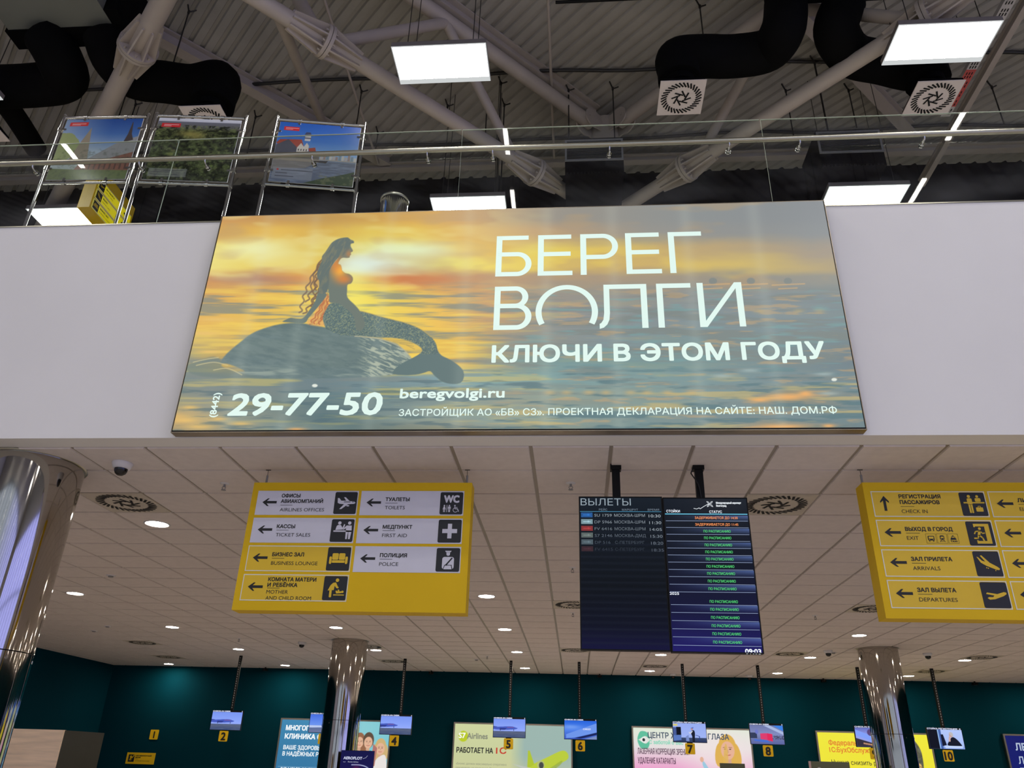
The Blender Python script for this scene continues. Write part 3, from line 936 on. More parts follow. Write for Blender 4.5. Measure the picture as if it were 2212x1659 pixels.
def pic_harbour():
    c = Canvas(0.9, 0.86, 230)
    c.grad([(0, (44, 96, 186)), (0.3, (66, 120, 196)), (0.52, (132, 168, 206)), (0.56, (150, 172, 196)), (0.64, (96, 104, 118)), (1, (98, 108, 128))])
    c.mix((c.Y > 0.60) * np.clip((fbm(c.X * 8, c.Y * 50, 5) - 0.45) * 2, 0, 0.5), (140, 152, 172))
    c.poly([(0.0, 0.36), (0.04, 0.30), (0.30, 0.28), (0.34, 0.40), (0.12, 0.52)], (164, 74, 58))
    c.poly([(0.0, 0.40), (0.14, 0.29), (0.26, 0.42), (0.26, 0.55), (0.0, 0.56)], (78, 80, 92))
    c.poly([(0.26, 0.42), (0.30, 0.34), (0.34, 0.40), (0.37, 0.33), (0.40, 0.38), (0.40, 0.54), (0.26, 0.55)], (214, 206, 194))
    c.rect(0.335, 0.2, 0.405, 0.30, (206, 204, 204)); c.poly([(0.32, 0.21), (0.34, 0.15), (0.39, 0.15), (0.42, 0.21)], (70, 78, 104)); c.rect(0.33, 0.24, 0.41, 0.262, (96, 96, 108))
    for a in range(4):
        for b in range(2): c.rect(0.275 + a * 0.032, 0.44 + b * 0.05, 0.287 + a * 0.032, 0.472 + b * 0.05, (60, 58, 62))
    c.poly([(0.40, 0.42), (0.48, 0.40), (0.50, 0.48), (0.42, 0.52)], (160, 76, 60))
    c.rect(0.52, 0.50, 0.66, 0.545, (96, 98, 108)); c.rect(0.0, 0.55, 0.55, 0.60, (108, 104, 96)); c.rect(0.0, 0.60, 0.56, 0.645, (146, 138, 124))
    for k in range(12): c.rect(0.56 + k * 0.037, 0.49 + 0.02 * (k % 3), 0.59 + k * 0.037, 0.59, ((176, 168, 160), (150, 130, 122), (120, 140, 150), (190, 186, 176))[k % 4])
    c.rect(0.55, 0.59, 1.0, 0.605, (160, 152, 140)); c.poly([(0.50, 0.62), (0.66, 0.61), (0.64, 0.65), (0.5, 0.64)], (64, 60, 58))
    c.poly([(0.4, 1.0), (0.62, 0.9), (0.8, 0.84), (1, 0.76), (1, 1)], (66, 80, 60)); c.mix((c.Y > 0.8) * (c.X > 0.55) * np.clip((fbm(c.X * 30, c.Y * 30, 9) - 0.5) * 3, 0, 0.6), (120, 122, 92))
    c.poly([(0.0, 0.64), (0.55, 0.64), (0.4, 0.75), (0, 0.8)], (140, 128, 112), a=0.6)
    c.rect(0.02, 0.76, 0.5, 0.95, (150, 152, 158), 0.5)
    for i, (a, b) in enumerate(((0.12, 0.5), (0.06, 0.2), (0.06, 0.28))): c.rect(a, 0.80 + i * 0.05, b, 0.81 + i * 0.05, (64, 66, 74))
    c.ell(0.08, 0.80, 0.014, 0.014, (190, 60, 60))
    c.rect(0.06, 0.075, 0.25, 0.14, (206, 48, 50)); c.rect(0.08, 0.095, 0.24, 0.102, (240, 214, 214)); c.rect(0.08, 0.116, 0.17, 0.122, (240, 214, 214))
    return c


def poster_stand(a, b, low, pic, label):
    """a, b: photo pixels of the two top corners; poles stand on the upper floor"""
    ztop = 7.86; zf = 5.55
    A, B = atz(a[0], a[1], ztop), atz(b[0], b[1], ztop)
    w = math.hypot(B[0] - A[0], B[1] - A[1]); rz = math.atan2(B[1] - A[1], B[0] - A[0])
    t = thing('poster_stand', label, 'poster stand', (A[0], A[1], zf), rz)
    H = ztop - zf; hb = H - low
    for x in (0, w):
        m = MB(); m.cyl((x, 0, 0.02), (x, 0, H), 0.017, n=18); m.cyl((x, 0, H), (x, 0, H + 0.01), 0.019, n=18); m.cyl((x, 0, hb - 0.03), (x, 0, hb + 0.03), 0.021, n=18); m.build('pole', M_CHROME, t)
        MB().lathe([(0.0, 0.0), (0.04, 0.0), (0.04, 0.008), (0.022, 0.02), (0.0, 0.02)], (x, 0, 0), 28).build('foot', M_CHROME, t)
    for z in (H - 0.03, hb): MB().cyl((0.017, 0, z), (w - 0.017, 0, z), 0.014, n=16).build('crossbar', M_CHROME, t)
    pw, ph = w - 0.085, H - hb - 0.105
    pic.U *= pw / pic.w; pic.V *= ph / pic.h
    o = pic.build('poster', M_PRINT, t, (0.0425, -0.006, hb + 0.04))
    bk = MB().box((0.04, -0.004, hb + 0.038), (w - 0.04, 0.004, H - 0.064)); bk.build('backing_board', M_PLAST, t)
    for x in (0.26, 0.74):
        for z, s in ((H - 0.03, -1), (hb, 1)):
            m = MB(); m.cyl((w * x - 0.018, 0, z), (w * x + 0.018, 0, z), 0.022, n=14); m.box((w * x - 0.012, -0.012, min(z, z + s * 0.06)), (w * x + 0.012, 0.01, max(z, z + s * 0.06))); m.build('clamp', M_CHROME, t)
    for x, s in ((0, 1), (w, -1)):
        for f in (0.2, 0.78):
            z = hb + (H - hb) * f; m = MB(); m.cyl((x, 0, z - 0.018), (x, 0, z + 0.018), 0.024, n=14); m.box((min(x, x + s * 0.07), -0.012, z - 0.011), (max(x, x + s * 0.07), 0.01, z + 0.011)); m.build('clamp', M_CHROME, t)
    return t


poster_stand((142, 250), (322, 247), 0.94, pic_castle(), 'steel poster stand with a church spire picture, leftmost of the three')
poster_stand((340, 245), (533, 252), 0.95, pic_forest(), 'steel poster stand with a green forest picture, middle of the three')
poster_stand((600, 253), (790, 268), 0.92, pic_harbour(), 'steel poster stand with a red roofed harbour picture, rightmost of the three')

t = thing('waste_bin', 'round polished steel bin standing upstairs behind the top of the billboard', 'bin', (-1.77, 6.13, 5.55))
MB().lathe([(0.0, 0.0), (0.135, 0.0), (0.135, 1.11), (0.123, 1.11), (0.123, 1.0), (0.0, 1.0)], n=40).build('body', M_CHROME, t)
MB().lathe([(0.136, 1.105), (0.142, 1.105), (0.142, 1.13), (0.121, 1.13), (0.121, 1.105)], n=40).build('rim', M_BRUSHED, t)


# ================================================================== pictograms (unit square, x right, z up)
def cpts(x, z, r, n=18, rz=None, a0=0.0, a1=2 * PI):
    rz = rz or r; return [(x + r * math.cos(a0 + (a1 - a0) * k / n), z + rz * math.sin(a0 + (a1 - a0) * k / n)) for k in range(n)]


def rrect(x0, z0, x1, z1, r, n=5):
    P = []
    for cx, cz, a in ((x1 - r, z0 + r, -PI / 2), (x1 - r, z1 - r, 0), (x0 + r, z1 - r, PI / 2), (x0 + r, z0 + r, PI)):
        P += [(cx + r * math.cos(a + PI / 2 * k / n), cz + r * math.sin(a + PI / 2 * k / n)) for k in range(n + 1)]
    return P


def P_person(cx, z0, z1, s=1.0, legs=True):
    h = z1 - z0; out = [('p', cpts(cx, z1 - h * 0.09, h * 0.085))]
    w = h * 0.14 * s
    out.append(('p', rrect(cx - w, z0 + h * 0.40, cx + w, z1 - h * 0.20, h * 0.05)))
    if legs: out += [('p', rrect(cx - w * 0.72, z0, cx - w * 0.08, z0 + h * 0.45, h * 0.02)), ('p', rrect(cx + w * 0.08, z0, cx + w * 0.72, z0 + h * 0.45, h * 0.02))]
    return out


ICONS = {
    'plane': [('p', [(0.13, 0.72), (0.20, 0.72), (0.30, 0.60), (0.52, 0.60), (0.40, 0.76), (0.48, 0.76), (0.68, 0.58), (0.88, 0.56), (0.95, 0.51), (0.90, 0.46), (0.62, 0.44), (0.34, 0.22), (0.25, 0.22), (0.44, 0.44), (0.24, 0.46), (0.15, 0.50)]),
              ('p', rrect(0.56, 0.34, 0.68, 0.40, 0.02)), ('n', rrect(0.42, 0.525, 0.72, 0.555, 0.01)), ('n', rrect(0.80, 0.52, 0.86, 0.55, 0.01))],
    'desk': [('p', cpts(0.36, 0.83, 0.075)), ('p', cpts(0.80, 0.83, 0.075)), ('p', [(0.20, 0.52), (0.24, 0.70), (0.30, 0.74), (0.42, 0.74), (0.50, 0.62), (0.56, 0.78), (0.61, 0.76), (0.55, 0.54)]),
             ('p', [(0.52, 0.56), (0.68, 0.72), (0.90, 0.72), (0.92, 0.48), (0.88, 0.12), (0.80, 0.12), (0.79, 0.44), (0.77, 0.44), (0.75, 0.12), (0.68, 0.12), (0.66, 0.60), (0.56, 0.52)]),
             ('p', [(0.12, 0.50), (0.92, 0.50), (0.92, 0.44), (0.12, 0.44)])],
    'sofa': [('p', rrect(0.22, 0.46, 0.49, 0.74, 0.05)), ('p', rrect(0.51, 0.46, 0.78, 0.74, 0.05)), ('p', rrect(0.22, 0.33, 0.78, 0.44, 0.03)), ('p', rrect(0.10, 0.28, 0.205, 0.60, 0.05)), ('p', rrect(0.795, 0.28, 0.90, 0.60, 0.05))],
    'mother': [('p', cpts(0.57, 0.83, 0.075)), ('p', [(0.30, 0.62), (0.40, 0.72), (0.52, 0.74), (0.62, 0.56), (0.66, 0.54), (0.64, 0.49), (0.56, 0.50), (0.48, 0.60), (0.46, 0.42), (0.20, 0.40)]), ('p', rrect(0.28, 0.12, 0.38, 0.42, 0.03)),
               ('p', cpts(0.84, 0.35, 0.05)), ('p', [(0.58, 0.28), (0.80, 0.30), (0.80, 0.38), (0.72, 0.36), (0.68, 0.44), (0.63, 0.44), (0.64, 0.36), (0.58, 0.40), (0.54, 0.38)]), ('p', rrect(0.46, 0.20, 0.92, 0.24, 0.01))],
    'toilet': [('t', 'WC', 0.18, 0.54, 0.32, 0.64, 0.018)] + [('p', cpts(0.20, 0.39, 0.035)), ('p', [(0.13, 0.22), (0.17, 0.35), (0.23, 0.35), (0.27, 0.22)]), ('p', rrect(0.16, 0.10, 0.19, 0.24, 0.01)), ('p', rrect(0.21, 0.10, 0.24, 0.24, 0.01)),
               ('p', rrect(0.30, 0.10, 0.325, 0.42, 0.005)), ('p', cpts(0.42, 0.39, 0.035)), ('p', rrect(0.36, 0.22, 0.48, 0.35, 0.02)), ('p', rrect(0.38, 0.10, 0.415, 0.25, 0.01)), ('p', rrect(0.425, 0.10, 0.46, 0.25, 0.01))]
              + [('p', cpts(0.66, 0.39, 0.035)), ('l', [(0.66, 0.34), (0.67, 0.25), (0.78, 0.25), (0.83, 0.13)], 0.035), ('l', cpts(0.69, 0.20, 0.10, 14, None, PI * 0.6, PI * 1.9), 0.028), ('l', [(0.66, 0.31), (0.77, 0.31)], 0.025)],
    'cross': [('p', [(0.41, 0.18), (0.59, 0.18), (0.59, 0.41), (0.82, 0.41), (0.82, 0.59), (0.59, 0.59), (0.59, 0.82), (0.41, 0.82), (0.41, 0.59), (0.18, 0.59), (0.18, 0.41), (0.41, 0.41)])],
    'police': [('p', [(0.36, 0.88), (0.64, 0.88), (0.60, 0.82), (0.40, 0.82)]), ('p', [(0.42, 0.81), (0.58, 0.81), (0.57, 0.70), (0.50, 0.66), (0.43, 0.70)]), ('p', rrect(0.26, 0.10, 0.76, 0.62, 0.10)), ('n', [(0.66, 0.60), (0.71, 0.57), (0.44, 0.24), (0.40, 0.29)]),
               ('n', rrect(0.36, 0.26, 0.68, 0.285, 0.005)), ('n', [(0.30, 0.10), (0.36, 0.27), (0.39, 0.27), (0.33, 0.10)]), ('n', [(0.68, 0.10), (0.64, 0.27), (0.67, 0.27), (0.72, 0.10)])],
    'checkin': [('p', cpts(0.37, 0.83, 0.065)), ('p', rrect(0.27, 0.48, 0.47, 0.75, 0.05)), ('p', rrect(0.29, 0.12, 0.36, 0.50, 0.02)), ('p', rrect(0.38, 0.12, 0.45, 0.50, 0.02)), ('p', cpts(0.70, 0.83, 0.055)), ('p', rrect(0.59, 0.60, 0.82, 0.76, 0.05)),
                ('p', rrect(0.12, 0.53, 0.27, 0.59, 0.01)), ('p', rrect(0.47, 0.53, 0.95, 0.59, 0.01)), ('p', rrect(0.56, 0.18, 0.84, 0.36, 0.03)), ('l', [(0.65, 0.36), (0.66, 0.41), (0.74, 0.41), (0.75, 0.36)], 0.025)],
    'exit': [('p', [(0.28, 0.90), (0.88, 0.90), (0.88, 0.08), (0.30, 0.08), (0.30, 0.22), (0.36, 0.22), (0.36, 0.19), (0.70, 0.19), (0.70, 0.79), (0.34, 0.79), (0.34, 0.76), (0.28, 0.76)]), ('p', cpts(0.50, 0.70, 0.055)),
             ('l', [(0.48, 0.60), (0.42, 0.42)], 0.10), ('l', [(0.46, 0.60), (0.32, 0.58), (0.26, 0.48)], 0.045), ('l', [(0.50, 0.60), (0.58, 0.50), (0.66, 0.52)], 0.045), ('l', [(0.44, 0.42), (0.54, 0.32), (0.58, 0.20)], 0.06), ('l', [(0.41, 0.42), (0.36, 0.30), (0.22, 0.30)], 0.055)],
    'landing': [('p', [(0.12, 0.78), (0.18, 0.76), (0.30, 0.62), (0.42, 0.58), (0.26, 0.82), (0.32, 0.84), (0.58, 0.54), (0.84, 0.38), (0.92, 0.30), (0.88, 0.25), (0.78, 0.26), (0.42, 0.42), (0.24, 0.54)]), ('p', cpts(0.42, 0.34, 0.022)), ('p', cpts(0.48, 0.32, 0.022)), ('p', cpts(0.74, 0.23, 0.022))],
    'takeoff': [('p', [(0.18, 0.38), (0.24, 0.42), (0.40, 0.42), (0.46, 0.48), (0.16, 0.54), (0.20, 0.60), (0.58, 0.54), (0.84, 0.62), (0.93, 0.60), (0.93, 0.54), (0.80, 0.46), (0.46, 0.34), (0.26, 0.32)])],
    'bus': [('p', rrect(0.12, 0.26, 0.88, 0.84, 0.1)), ('n', rrect(0.22, 0.48, 0.78, 0.74, 0.03)), ('p', rrect(0.20, 0.14, 0.34, 0.28, 0.02)), ('p', rrect(0.66, 0.14, 0.80, 0.28, 0.02)), ('n', cpts(0.28, 0.36, 0.05)), ('n', cpts(0.72, 0.36, 0.05))],
    'train': [('p', rrect(0.24, 0.34, 0.76, 0.90, 0.14)), ('n', rrect(0.33, 0.56, 0.67, 0.74, 0.03)), ('n', cpts(0.36, 0.45, 0.045)), ('n', cpts(0.64, 0.45, 0.045)), ('l', [(0.36, 0.32), (0.20, 0.10)], 0.06), ('l', [(0.64, 0.32), (0.80, 0.10)], 0.06), ('l', [(0.30, 0.20), (0.70, 0.20)], 0.05)],
    'taxi': [('p', [(0.16, 0.48), (0.26, 0.62), (0.34, 0.80), (0.66, 0.80), (0.74, 0.62), (0.84, 0.48), (0.84, 0.36), (0.16, 0.36)]), ('p', rrect(0.42, 0.80, 0.58, 0.90, 0.02)), ('n', [(0.33, 0.62), (0.38, 0.74), (0.62, 0.74), (0.67, 0.62)]), ('t', 'TAXI', 0.12, 0.08, 0.20, 0.76, 0.01)],
}


def icon(mb, neg, name, x, z, s, y):
    """mb gets the shape, neg gets what is cut out of it"""
    for it in ICONS[name]:
        if it[0] == 'p': mb.flat([(x + a * s, z + b * s) for a, b in it[1]], y)
        elif it[0] == 'n': neg.flat([(x + a * s, z + b * s) for a, b in it[1]], y - 0.0008)
        elif it[0] == 'l': mb.line([(x + a * s, z + b * s) for a, b in it[1]], it[2] * s, y)
        else: text(mb, it[1], x + it[2] * s, z + it[3] * s, it[4] * s, y, bold=it[6] * s, width=it[5] * s)


def arrow(mb, x, z, w, y, up=False):
    """slim arrow pointing left (or up) whose middle is at x + w/2, z"""
    P = [(0, 0), (0.36, 0.27), (0.48, 0.27), (0.31, 0.085), (1, 0.085), (1, -0.085), (0.31, -0.085), (0.48, -0.27), (0.36, -0.27)]
    if up: P = [(-b + 0.35, 0.5 - a) for a, b in P][::-1]
    mb.flat([(x + a * w, z + b * w) for a, b in P], y)


M_YFIELD = mat('yellow_label', (228, 190, 28), 0.3, noise=0.02)
M_BORD = mat('white_border_line', (226, 224, 206), 0.4, noise=0.02)


def sign_panel(par, x, z1, lines, ic, white, up=False, extra=False, w=0.823, h=0.199):
    """one direction label; x, z1 = its upper left corner on the sign face (y = 0)"""
    z0 = z1 - h
    pn = MB()
    if white: pn.box((x, -0.003, z0), (x + w, 0, z1)); p = pn.build('direction_label', M_LABW, par)
    else:
        pn.box((x + 0.007, -0.003, z0 + 0.007), (x + w - 0.007, 0, z1 - 0.007)); p = pn.build('direction_label', M_YFIELD, par)
        b = MB()
        for r in ((x, z0, x + w, z0 + 0.007), (x, z1 - 0.007, x + w, z1), (x, z0 + 0.007, x + 0.007, z1 - 0.007), (x + w - 0.007, z0 + 0.007, x + w, z1 - 0.007)): b.box((r[0], -0.003, r[1]), (r[2], 0, r[3]))
        b.build('border', M_BORD, p)
    ink = MB(); y = -0.0045
    if lines or ic: arrow(ink, x + 0.048, z1 - h / 2 + 0.004, 0.117, y, up)
    elif lines is not None: arrow(ink, x + 0.048, z1 - h / 2 + 0.004, 0.117, y)
    for s, dx, dz, wd, bold in lines or []:
        if s == '_': ink.flat([(x + dx, z1 - dz), (x + dx + wd, z1 - dz), (x + dx + wd, z1 - dz + 0.003), (x + dx, z1 - dz + 0.003)], y)
        else: text(ink, s, x + dx, z1 - dz, 0.0285, y, bold=0.0011 if bold else 0.0, width=wd)
    if extra:
        for k, nm in enumerate(('bus', 'train', 'taxi')):
            xx = x + 0.335 + k * 0.078; zz = z1 - 0.176
            for r in ((0, 0, 1, 0.02), (0, 0.98, 1, 1), (0, 0, 0.02, 1), (0.98, 0, 1, 1)): ink.rect(xx + r[0] * 0.072, zz + r[1] * 0.072, xx + r[2] * 0.072, zz + r[3] * 0.072, y)
            ng = MB(); icon(ink, ng, nm, xx + 0.006, zz + 0.006, 0.06, y)
            if ng.v: ng.build('icon_window', M_YFIELD, p)
    if ink.v: ink.build('lettering', M_INK, p)
    if ic:
        xx, zz, s = x + w - 0.187, z0 + 0.009, 0.18
        MB().prism(rrect(xx, zz, xx + s, zz + s, 0.012), -0.0045, -0.003).build('pictogram_field', M_NAVY, p)
        f, ng = MB(), MB(); icon(f, ng, ic, xx, zz, s, -0.0056)
        f.build('pictogram', M_LABW if white else M_YFIELD, p)
        if ng.v: ng.build('pictogram_cut', M_NAVY, p)


def hanging_sign(label, x, y, z0, w, h, d, zceil, hx):
    t = thing('hanging_sign', label, 'sign', (x, y, z0))
    MB().box((0, 0.0, 0), (w, d, h)).build('box', M_YEL, t)
    for a in hx:
        m = MB(); m.cyl((a, d / 2, h), (a, d / 2, h + 0.085), 0.009, n=10); m.build('sleeve', M_GREYMET, t)
        m = MB(); m.cyl((a, d / 2, h + 0.085), (a, d / 2, zceil - z0), 0.002, n=6); m.box((a - 0.02, d / 2 - 0.005, zceil - z0 - 0.014), (a + 0.02, d / 2 + 0.005, zceil - z0 - 0.008)); m.build('hanger_wire', M_ROD, t)
    return t


ZCT = ZC - 0.001
L2 = lambda a, wa, b, wb, dx=0.2: [(a, dx, 0.083, wa, 1), ('_', dx, 0.101, 0.098, 0), (b, dx, 0.15, wb, 0)]
SX, SY, SZ = -2.582, 5.87, 2.618
t = hanging_sign('yellow hanging sign with seven black arrow labels, left of the flight displays', SX, SY, SZ, 1.775, 1.006, 0.15, ZCT, (0.068, 1.722))
c1, c2 = 0.049, 0.895
r = [3.5535 - SZ, 3.331 - SZ, 3.109 - SZ, 2.887 - SZ]
sign_panel(t, c1, r[0], [('ОФИСЫ', 0.2, 0.055, 0.15, 1), ('АВИАКОМПАНИЙ', 0.2, 0.1, 0.341, 1), ('_', 0.2, 0.121, 0.098, 0), ('AIRLINES OFFICES', 0.2, 0.17, 0.36, 0)], 'plane', True)
sign_panel(t, c1, r[1], L2('КАССЫ', 0.145, 'TICKET SALES', 0.277), 'desk', True)
sign_panel(t, c1, r[2], L2('БИЗНЕС ЗАЛ', 0.249, 'BUSINESS LOUNGE', 0.366), 'sofa', False)
sign_panel(t, c1, r[3], [('КОМНАТА МАТЕРИ', 0.2, 0.052, 0.373, 1), ('И РЕБЁНКА', 0.2, 0.094, 0.232, 1), ('_', 0.2, 0.106, 0.098, 0), ('MOTHER', 0.2, 0.146, 0.167, 0), ('AND CHILD ROOM', 0.2, 0.191, 0.352, 0)], 'mother', False)
sign_panel(t, c2, r[0], L2('ТУАЛЕТЫ', 0.191, 'TOILETS', 0.159), 'toilet', True)
sign_panel(t, c2, r[1], L2('МЕДПУНКТ', 0.23, 'FIRST AID', 0.196), 'cross', True)
sign_panel(t, c2, r[2], L2('ПОЛИЦИЯ', 0.208, 'POLICE', 0.147), 'police', True)

t = hanging_sign('yellow hanging sign for check-in, exit, arrivals and departures at right edge', 2.185, SY, SZ + 0.005, 1.775, 1.006, 0.15, ZCT, (0.03, 1.722))
sign_panel(t, c1, r[0], [('РЕГИСТРАЦИЯ', 0.2, 0.055, 0.3, 1), ('ПАССАЖИРОВ', 0.2, 0.1, 0.285, 1), ('_', 0.2, 0.121, 0.098, 0), ('CHECK IN', 0.2, 0.17, 0.186, 0)], 'checkin', False, up=True)
sign_panel(t, c1, r[1], L2('ВЫХОД В ГОРОД', 0.335, 'EXIT', 0.083), 'exit', False, extra=True)
sign_panel(t, c1, r[2], L2('ЗАЛ ПРИЛЕТА', 0.285, 'ARRIVALS', 0.19), 'landing', False)
sign_panel(t, c1, r[3], L2('ЗАЛ ВЫЛЕТА', 0.265, 'DEPARTURES', 0.262), 'takeoff', False)
sign_panel(t, c2, r[0], L2('ЛИФТ', 0.13, 'ELEVATOR', 0.2), None, False)
for k in (1, 2, 3): sign_panel(t, c2, r[k], [], None, False)

# sign upstairs, seen end-on behind the first poster stand
Yn = 8.5
g, gl = aty(192.7, 447, Yn), aty(166, 447, Yn); far = atx(292, 451, g[0]); wth = g[0] - gl[0]; Ls = far[1] - Yn; Hs = far[2] - g[2]
t = thing('hanging_sign', 'yellow hanging sign upstairs seen from its end behind the leftmost poster stand', 'sign', (g[0], Yn, g[2]), PI / 2)
MB().box((0, 0, 0), (Ls, wth, Hs)).build('box', M_YEL, t)
MB().box((-0.001, 0.004, 0.004), (0.0, wth - 0.004, Hs - 0.004)).build('end_cap', mat('sign_end_cap', (196, 170, 84), 0.5), t)
hh = Hs / 4.15
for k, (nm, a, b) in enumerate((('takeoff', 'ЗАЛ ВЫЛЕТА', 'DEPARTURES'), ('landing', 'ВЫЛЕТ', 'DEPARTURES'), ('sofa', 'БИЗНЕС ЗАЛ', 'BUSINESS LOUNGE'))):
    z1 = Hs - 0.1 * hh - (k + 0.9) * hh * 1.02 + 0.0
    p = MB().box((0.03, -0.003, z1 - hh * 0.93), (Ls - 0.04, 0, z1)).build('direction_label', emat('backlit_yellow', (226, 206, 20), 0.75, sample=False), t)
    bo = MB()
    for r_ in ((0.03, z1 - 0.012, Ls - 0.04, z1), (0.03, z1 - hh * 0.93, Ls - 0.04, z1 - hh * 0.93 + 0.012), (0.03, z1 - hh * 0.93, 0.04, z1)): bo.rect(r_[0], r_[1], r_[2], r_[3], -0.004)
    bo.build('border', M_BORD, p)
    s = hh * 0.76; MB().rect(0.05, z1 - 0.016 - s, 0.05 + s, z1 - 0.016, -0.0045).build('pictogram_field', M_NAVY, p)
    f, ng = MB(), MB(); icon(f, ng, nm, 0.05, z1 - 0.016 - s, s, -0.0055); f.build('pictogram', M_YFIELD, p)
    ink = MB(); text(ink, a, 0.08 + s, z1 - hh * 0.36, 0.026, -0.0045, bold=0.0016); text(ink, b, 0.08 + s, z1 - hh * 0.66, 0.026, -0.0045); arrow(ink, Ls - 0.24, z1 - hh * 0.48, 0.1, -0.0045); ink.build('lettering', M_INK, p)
for a in (0.1, Ls - 0.1): MB().cyl((a, wth / 2, Hs), (a, wth / 2, 12.44 - g[2]), 0.004, n=6).build('hanger_wire', M_ROD, t)

# ================================================================== the billboard on the parapet
BX0, BX1, BZ0, BZ1, BY = -2.992, 2.030, 3.777, 5.782, 5.18
t = thing('advertising_lightbox', 'big lit billboard with a mermaid at sunset and white lettering on the white parapet', 'billboard', (BX0, BY, BZ0))
BW, BH = BX1 - BX0, BZ1 - BZ0
f = MB(); f.box((0, 0.004, 0), (BW, YF - BY, 0.006)); f.box((0, 0.004, BH - 0.006), (BW, YF - BY, BH)); f.box((0, 0.004, 0.006), (0.006, YF - BY, BH - 0.006)); f.box((BW - 0.006, 0.004, 0.006), (BW, YF - BY, BH - 0.006))
f.build('frame', mat('dull_steel_frame', (150, 140, 124), 0.35, metal=0.8, noise=0.1), t)
g = MB(); g.box((0.006, 0.003, 0.006), (BW - 0.006, 0.01, 0.016)); g.box((0.006, 0.003, 0.016), (0.013, 0.01, BH - 0.006)); g.box((BW - 0.013, 0.003, 0.016), (BW - 0.006, 0.01, BH - 0.006)); g.build('gasket', M_BLKMET, t)
cv = Canvas(BW - 0.026, BH - 0.024, 1080)
wx = BX0 + 0.013 + cv.U; wz = BZ0 + 0.016 + cv.V
dx, dy, dz = wx, np.full_like(wx, BY + 0.002), wz - CAMZ
dd = dx * FX[0] + dy * FX[1] + dz * FX[2]
cv.X = IW / 2 + FPX * (dx * RX[0] + dy * RX[1] + dz * RX[2]) / dd
cv.Y = IH / 2 - FPX * (dx * UX[0] + dy * UX[1] + dz * UX[2]) / dd
ROWS = [  # print colours washed out, with the front sheet's reflected haze painted in
    (470, [(470, 202, 152, 96), (700, 192, 152, 88), (900, 214, 166, 84), (1000, 200, 160, 108), (1200, 152, 146, 136), (1500, 142, 146, 146), (1850, 136, 141, 146)]),
    (500, [(470, 216, 168, 88), (600, 226, 186, 92), (700, 214, 174, 86), (800, 224, 196, 94), (900, 226, 192, 90), (1000, 216, 172, 90), (1150, 190, 156, 116), (1400, 150, 148, 142), (1850, 138, 144, 148)]),
    (540, [(460, 234, 216, 120), (550, 236, 232, 164), (650, 222, 192, 96), (760, 224, 204, 96), (830, 226, 230, 168), (900, 226, 230, 156), (1000, 226, 192, 100), (1080, 216, 180, 96), (1150, 228, 206, 94), (1300, 220, 192, 100), (1500, 190, 166, 120), (1850, 156, 148, 140)]),
    (572, [(450, 236, 222, 132), (550, 232, 208, 108), (700, 226, 194, 92), (765, 222, 236, 226), (850, 226, 236, 206), (950, 226, 216, 122), (1050, 232, 210, 104), (1200, 226, 198, 96), (1400, 216, 188, 106), (1600, 206, 182, 112), (1850, 168, 154, 130)]),
    (603, [(440, 206, 146, 92), (550, 184, 140, 112), (650, 216, 152, 88), (760, 236, 206, 92), (820, 222, 172, 92), (870, 206, 132, 82), (950, 198, 140, 96), (1050, 188, 150, 112), (1200, 170, 150, 126), (1400, 166, 151, 130), (1600, 150, 146, 136), (1850, 148, 148, 140)]),
    (640, [(435, 214, 166, 96), (600, 226, 184, 92), (760, 240, 222, 100), (850, 232, 204, 92), (950, 226, 182, 96), (1050, 200, 160, 112), (1200, 152, 146, 136), (1500, 140, 146, 146), (1850, 126, 140, 146)]),
    (690, [(425, 226, 178, 92), (600, 232, 194, 92), (800, 242, 218, 96), (950, 236, 192, 92), (1050, 192, 156, 112), (1200, 142, 146, 146), (1500, 132, 146, 150), (1850, 126, 141, 146)]),
    (740, [(415, 190, 166, 110), (550, 216, 182, 96), (900, 236, 198, 86), (1000, 226, 182, 88), (1100, 152, 146, 130), (1300, 132, 146, 150), (1500, 126, 148, 150), (1850, 120, 135, 140)]),
    (780, [(405, 150, 150, 126), (480, 200, 166, 92), (900, 236, 198, 92), (980, 216, 176, 92), (1050, 152, 151, 130), (1200, 122, 151, 151), (1500, 126, 150, 150), (1850, 116, 131, 138)]),
    (822, [(395, 122, 136, 136), (700, 112, 131, 136), (980, 132, 161, 166), (1100, 126, 160, 160), (1400, 130, 156, 156), (1700, 120, 141, 146), (1850, 120, 141, 146)]),
    (862, [(385, 150, 150, 126), (450, 140, 146, 136), (700, 100, 126, 131), (1000, 136, 151, 146), (1100, 150, 156, 140), (1400, 136, 156, 150), (1600, 126, 146, 148), (1700, 150, 141, 116), (1850, 120, 138, 142)]),
    (900, [(380, 216, 176, 110), (500, 150, 156, 140), (700, 92, 116, 121), (900, 140, 156, 150), (1200, 136, 156, 150), (1600, 120, 141, 146), (1850, 116, 136, 140)]),
    (932, [(375, 176, 154, 112), (600, 130, 146, 140), (760, 100, 121, 121), (1000, 150, 146, 121), (1400, 120, 146, 146), (1750, 160, 141, 112), (1850, 110, 131, 138)]),
]
wob = (fbm(cv.X * 0.012, cv.Y * 0.05, 31, 3) - 0.5) * 26
yy = cv.Y + wob * np.clip((cv.Y - 480) / 60, 0, 1)
xr = np.linspace(360, 1880, 300)
tab = np.array([[[np.interp(x, [q[0] for q in r], [q[1 + k] for q in r]) for k in range(3)] for x in xr] for _, r in ROWS])
yr = np.array([a for a, _ in ROWS], float)
fy = np.clip(np.searchsorted(yr, yy) - 1, 0, len(yr) - 2); ty = np.clip((yy - yr[fy]) / (yr[fy + 1] - yr[fy]), 0, 1); ty = ty * ty * (3 - 2 * ty)
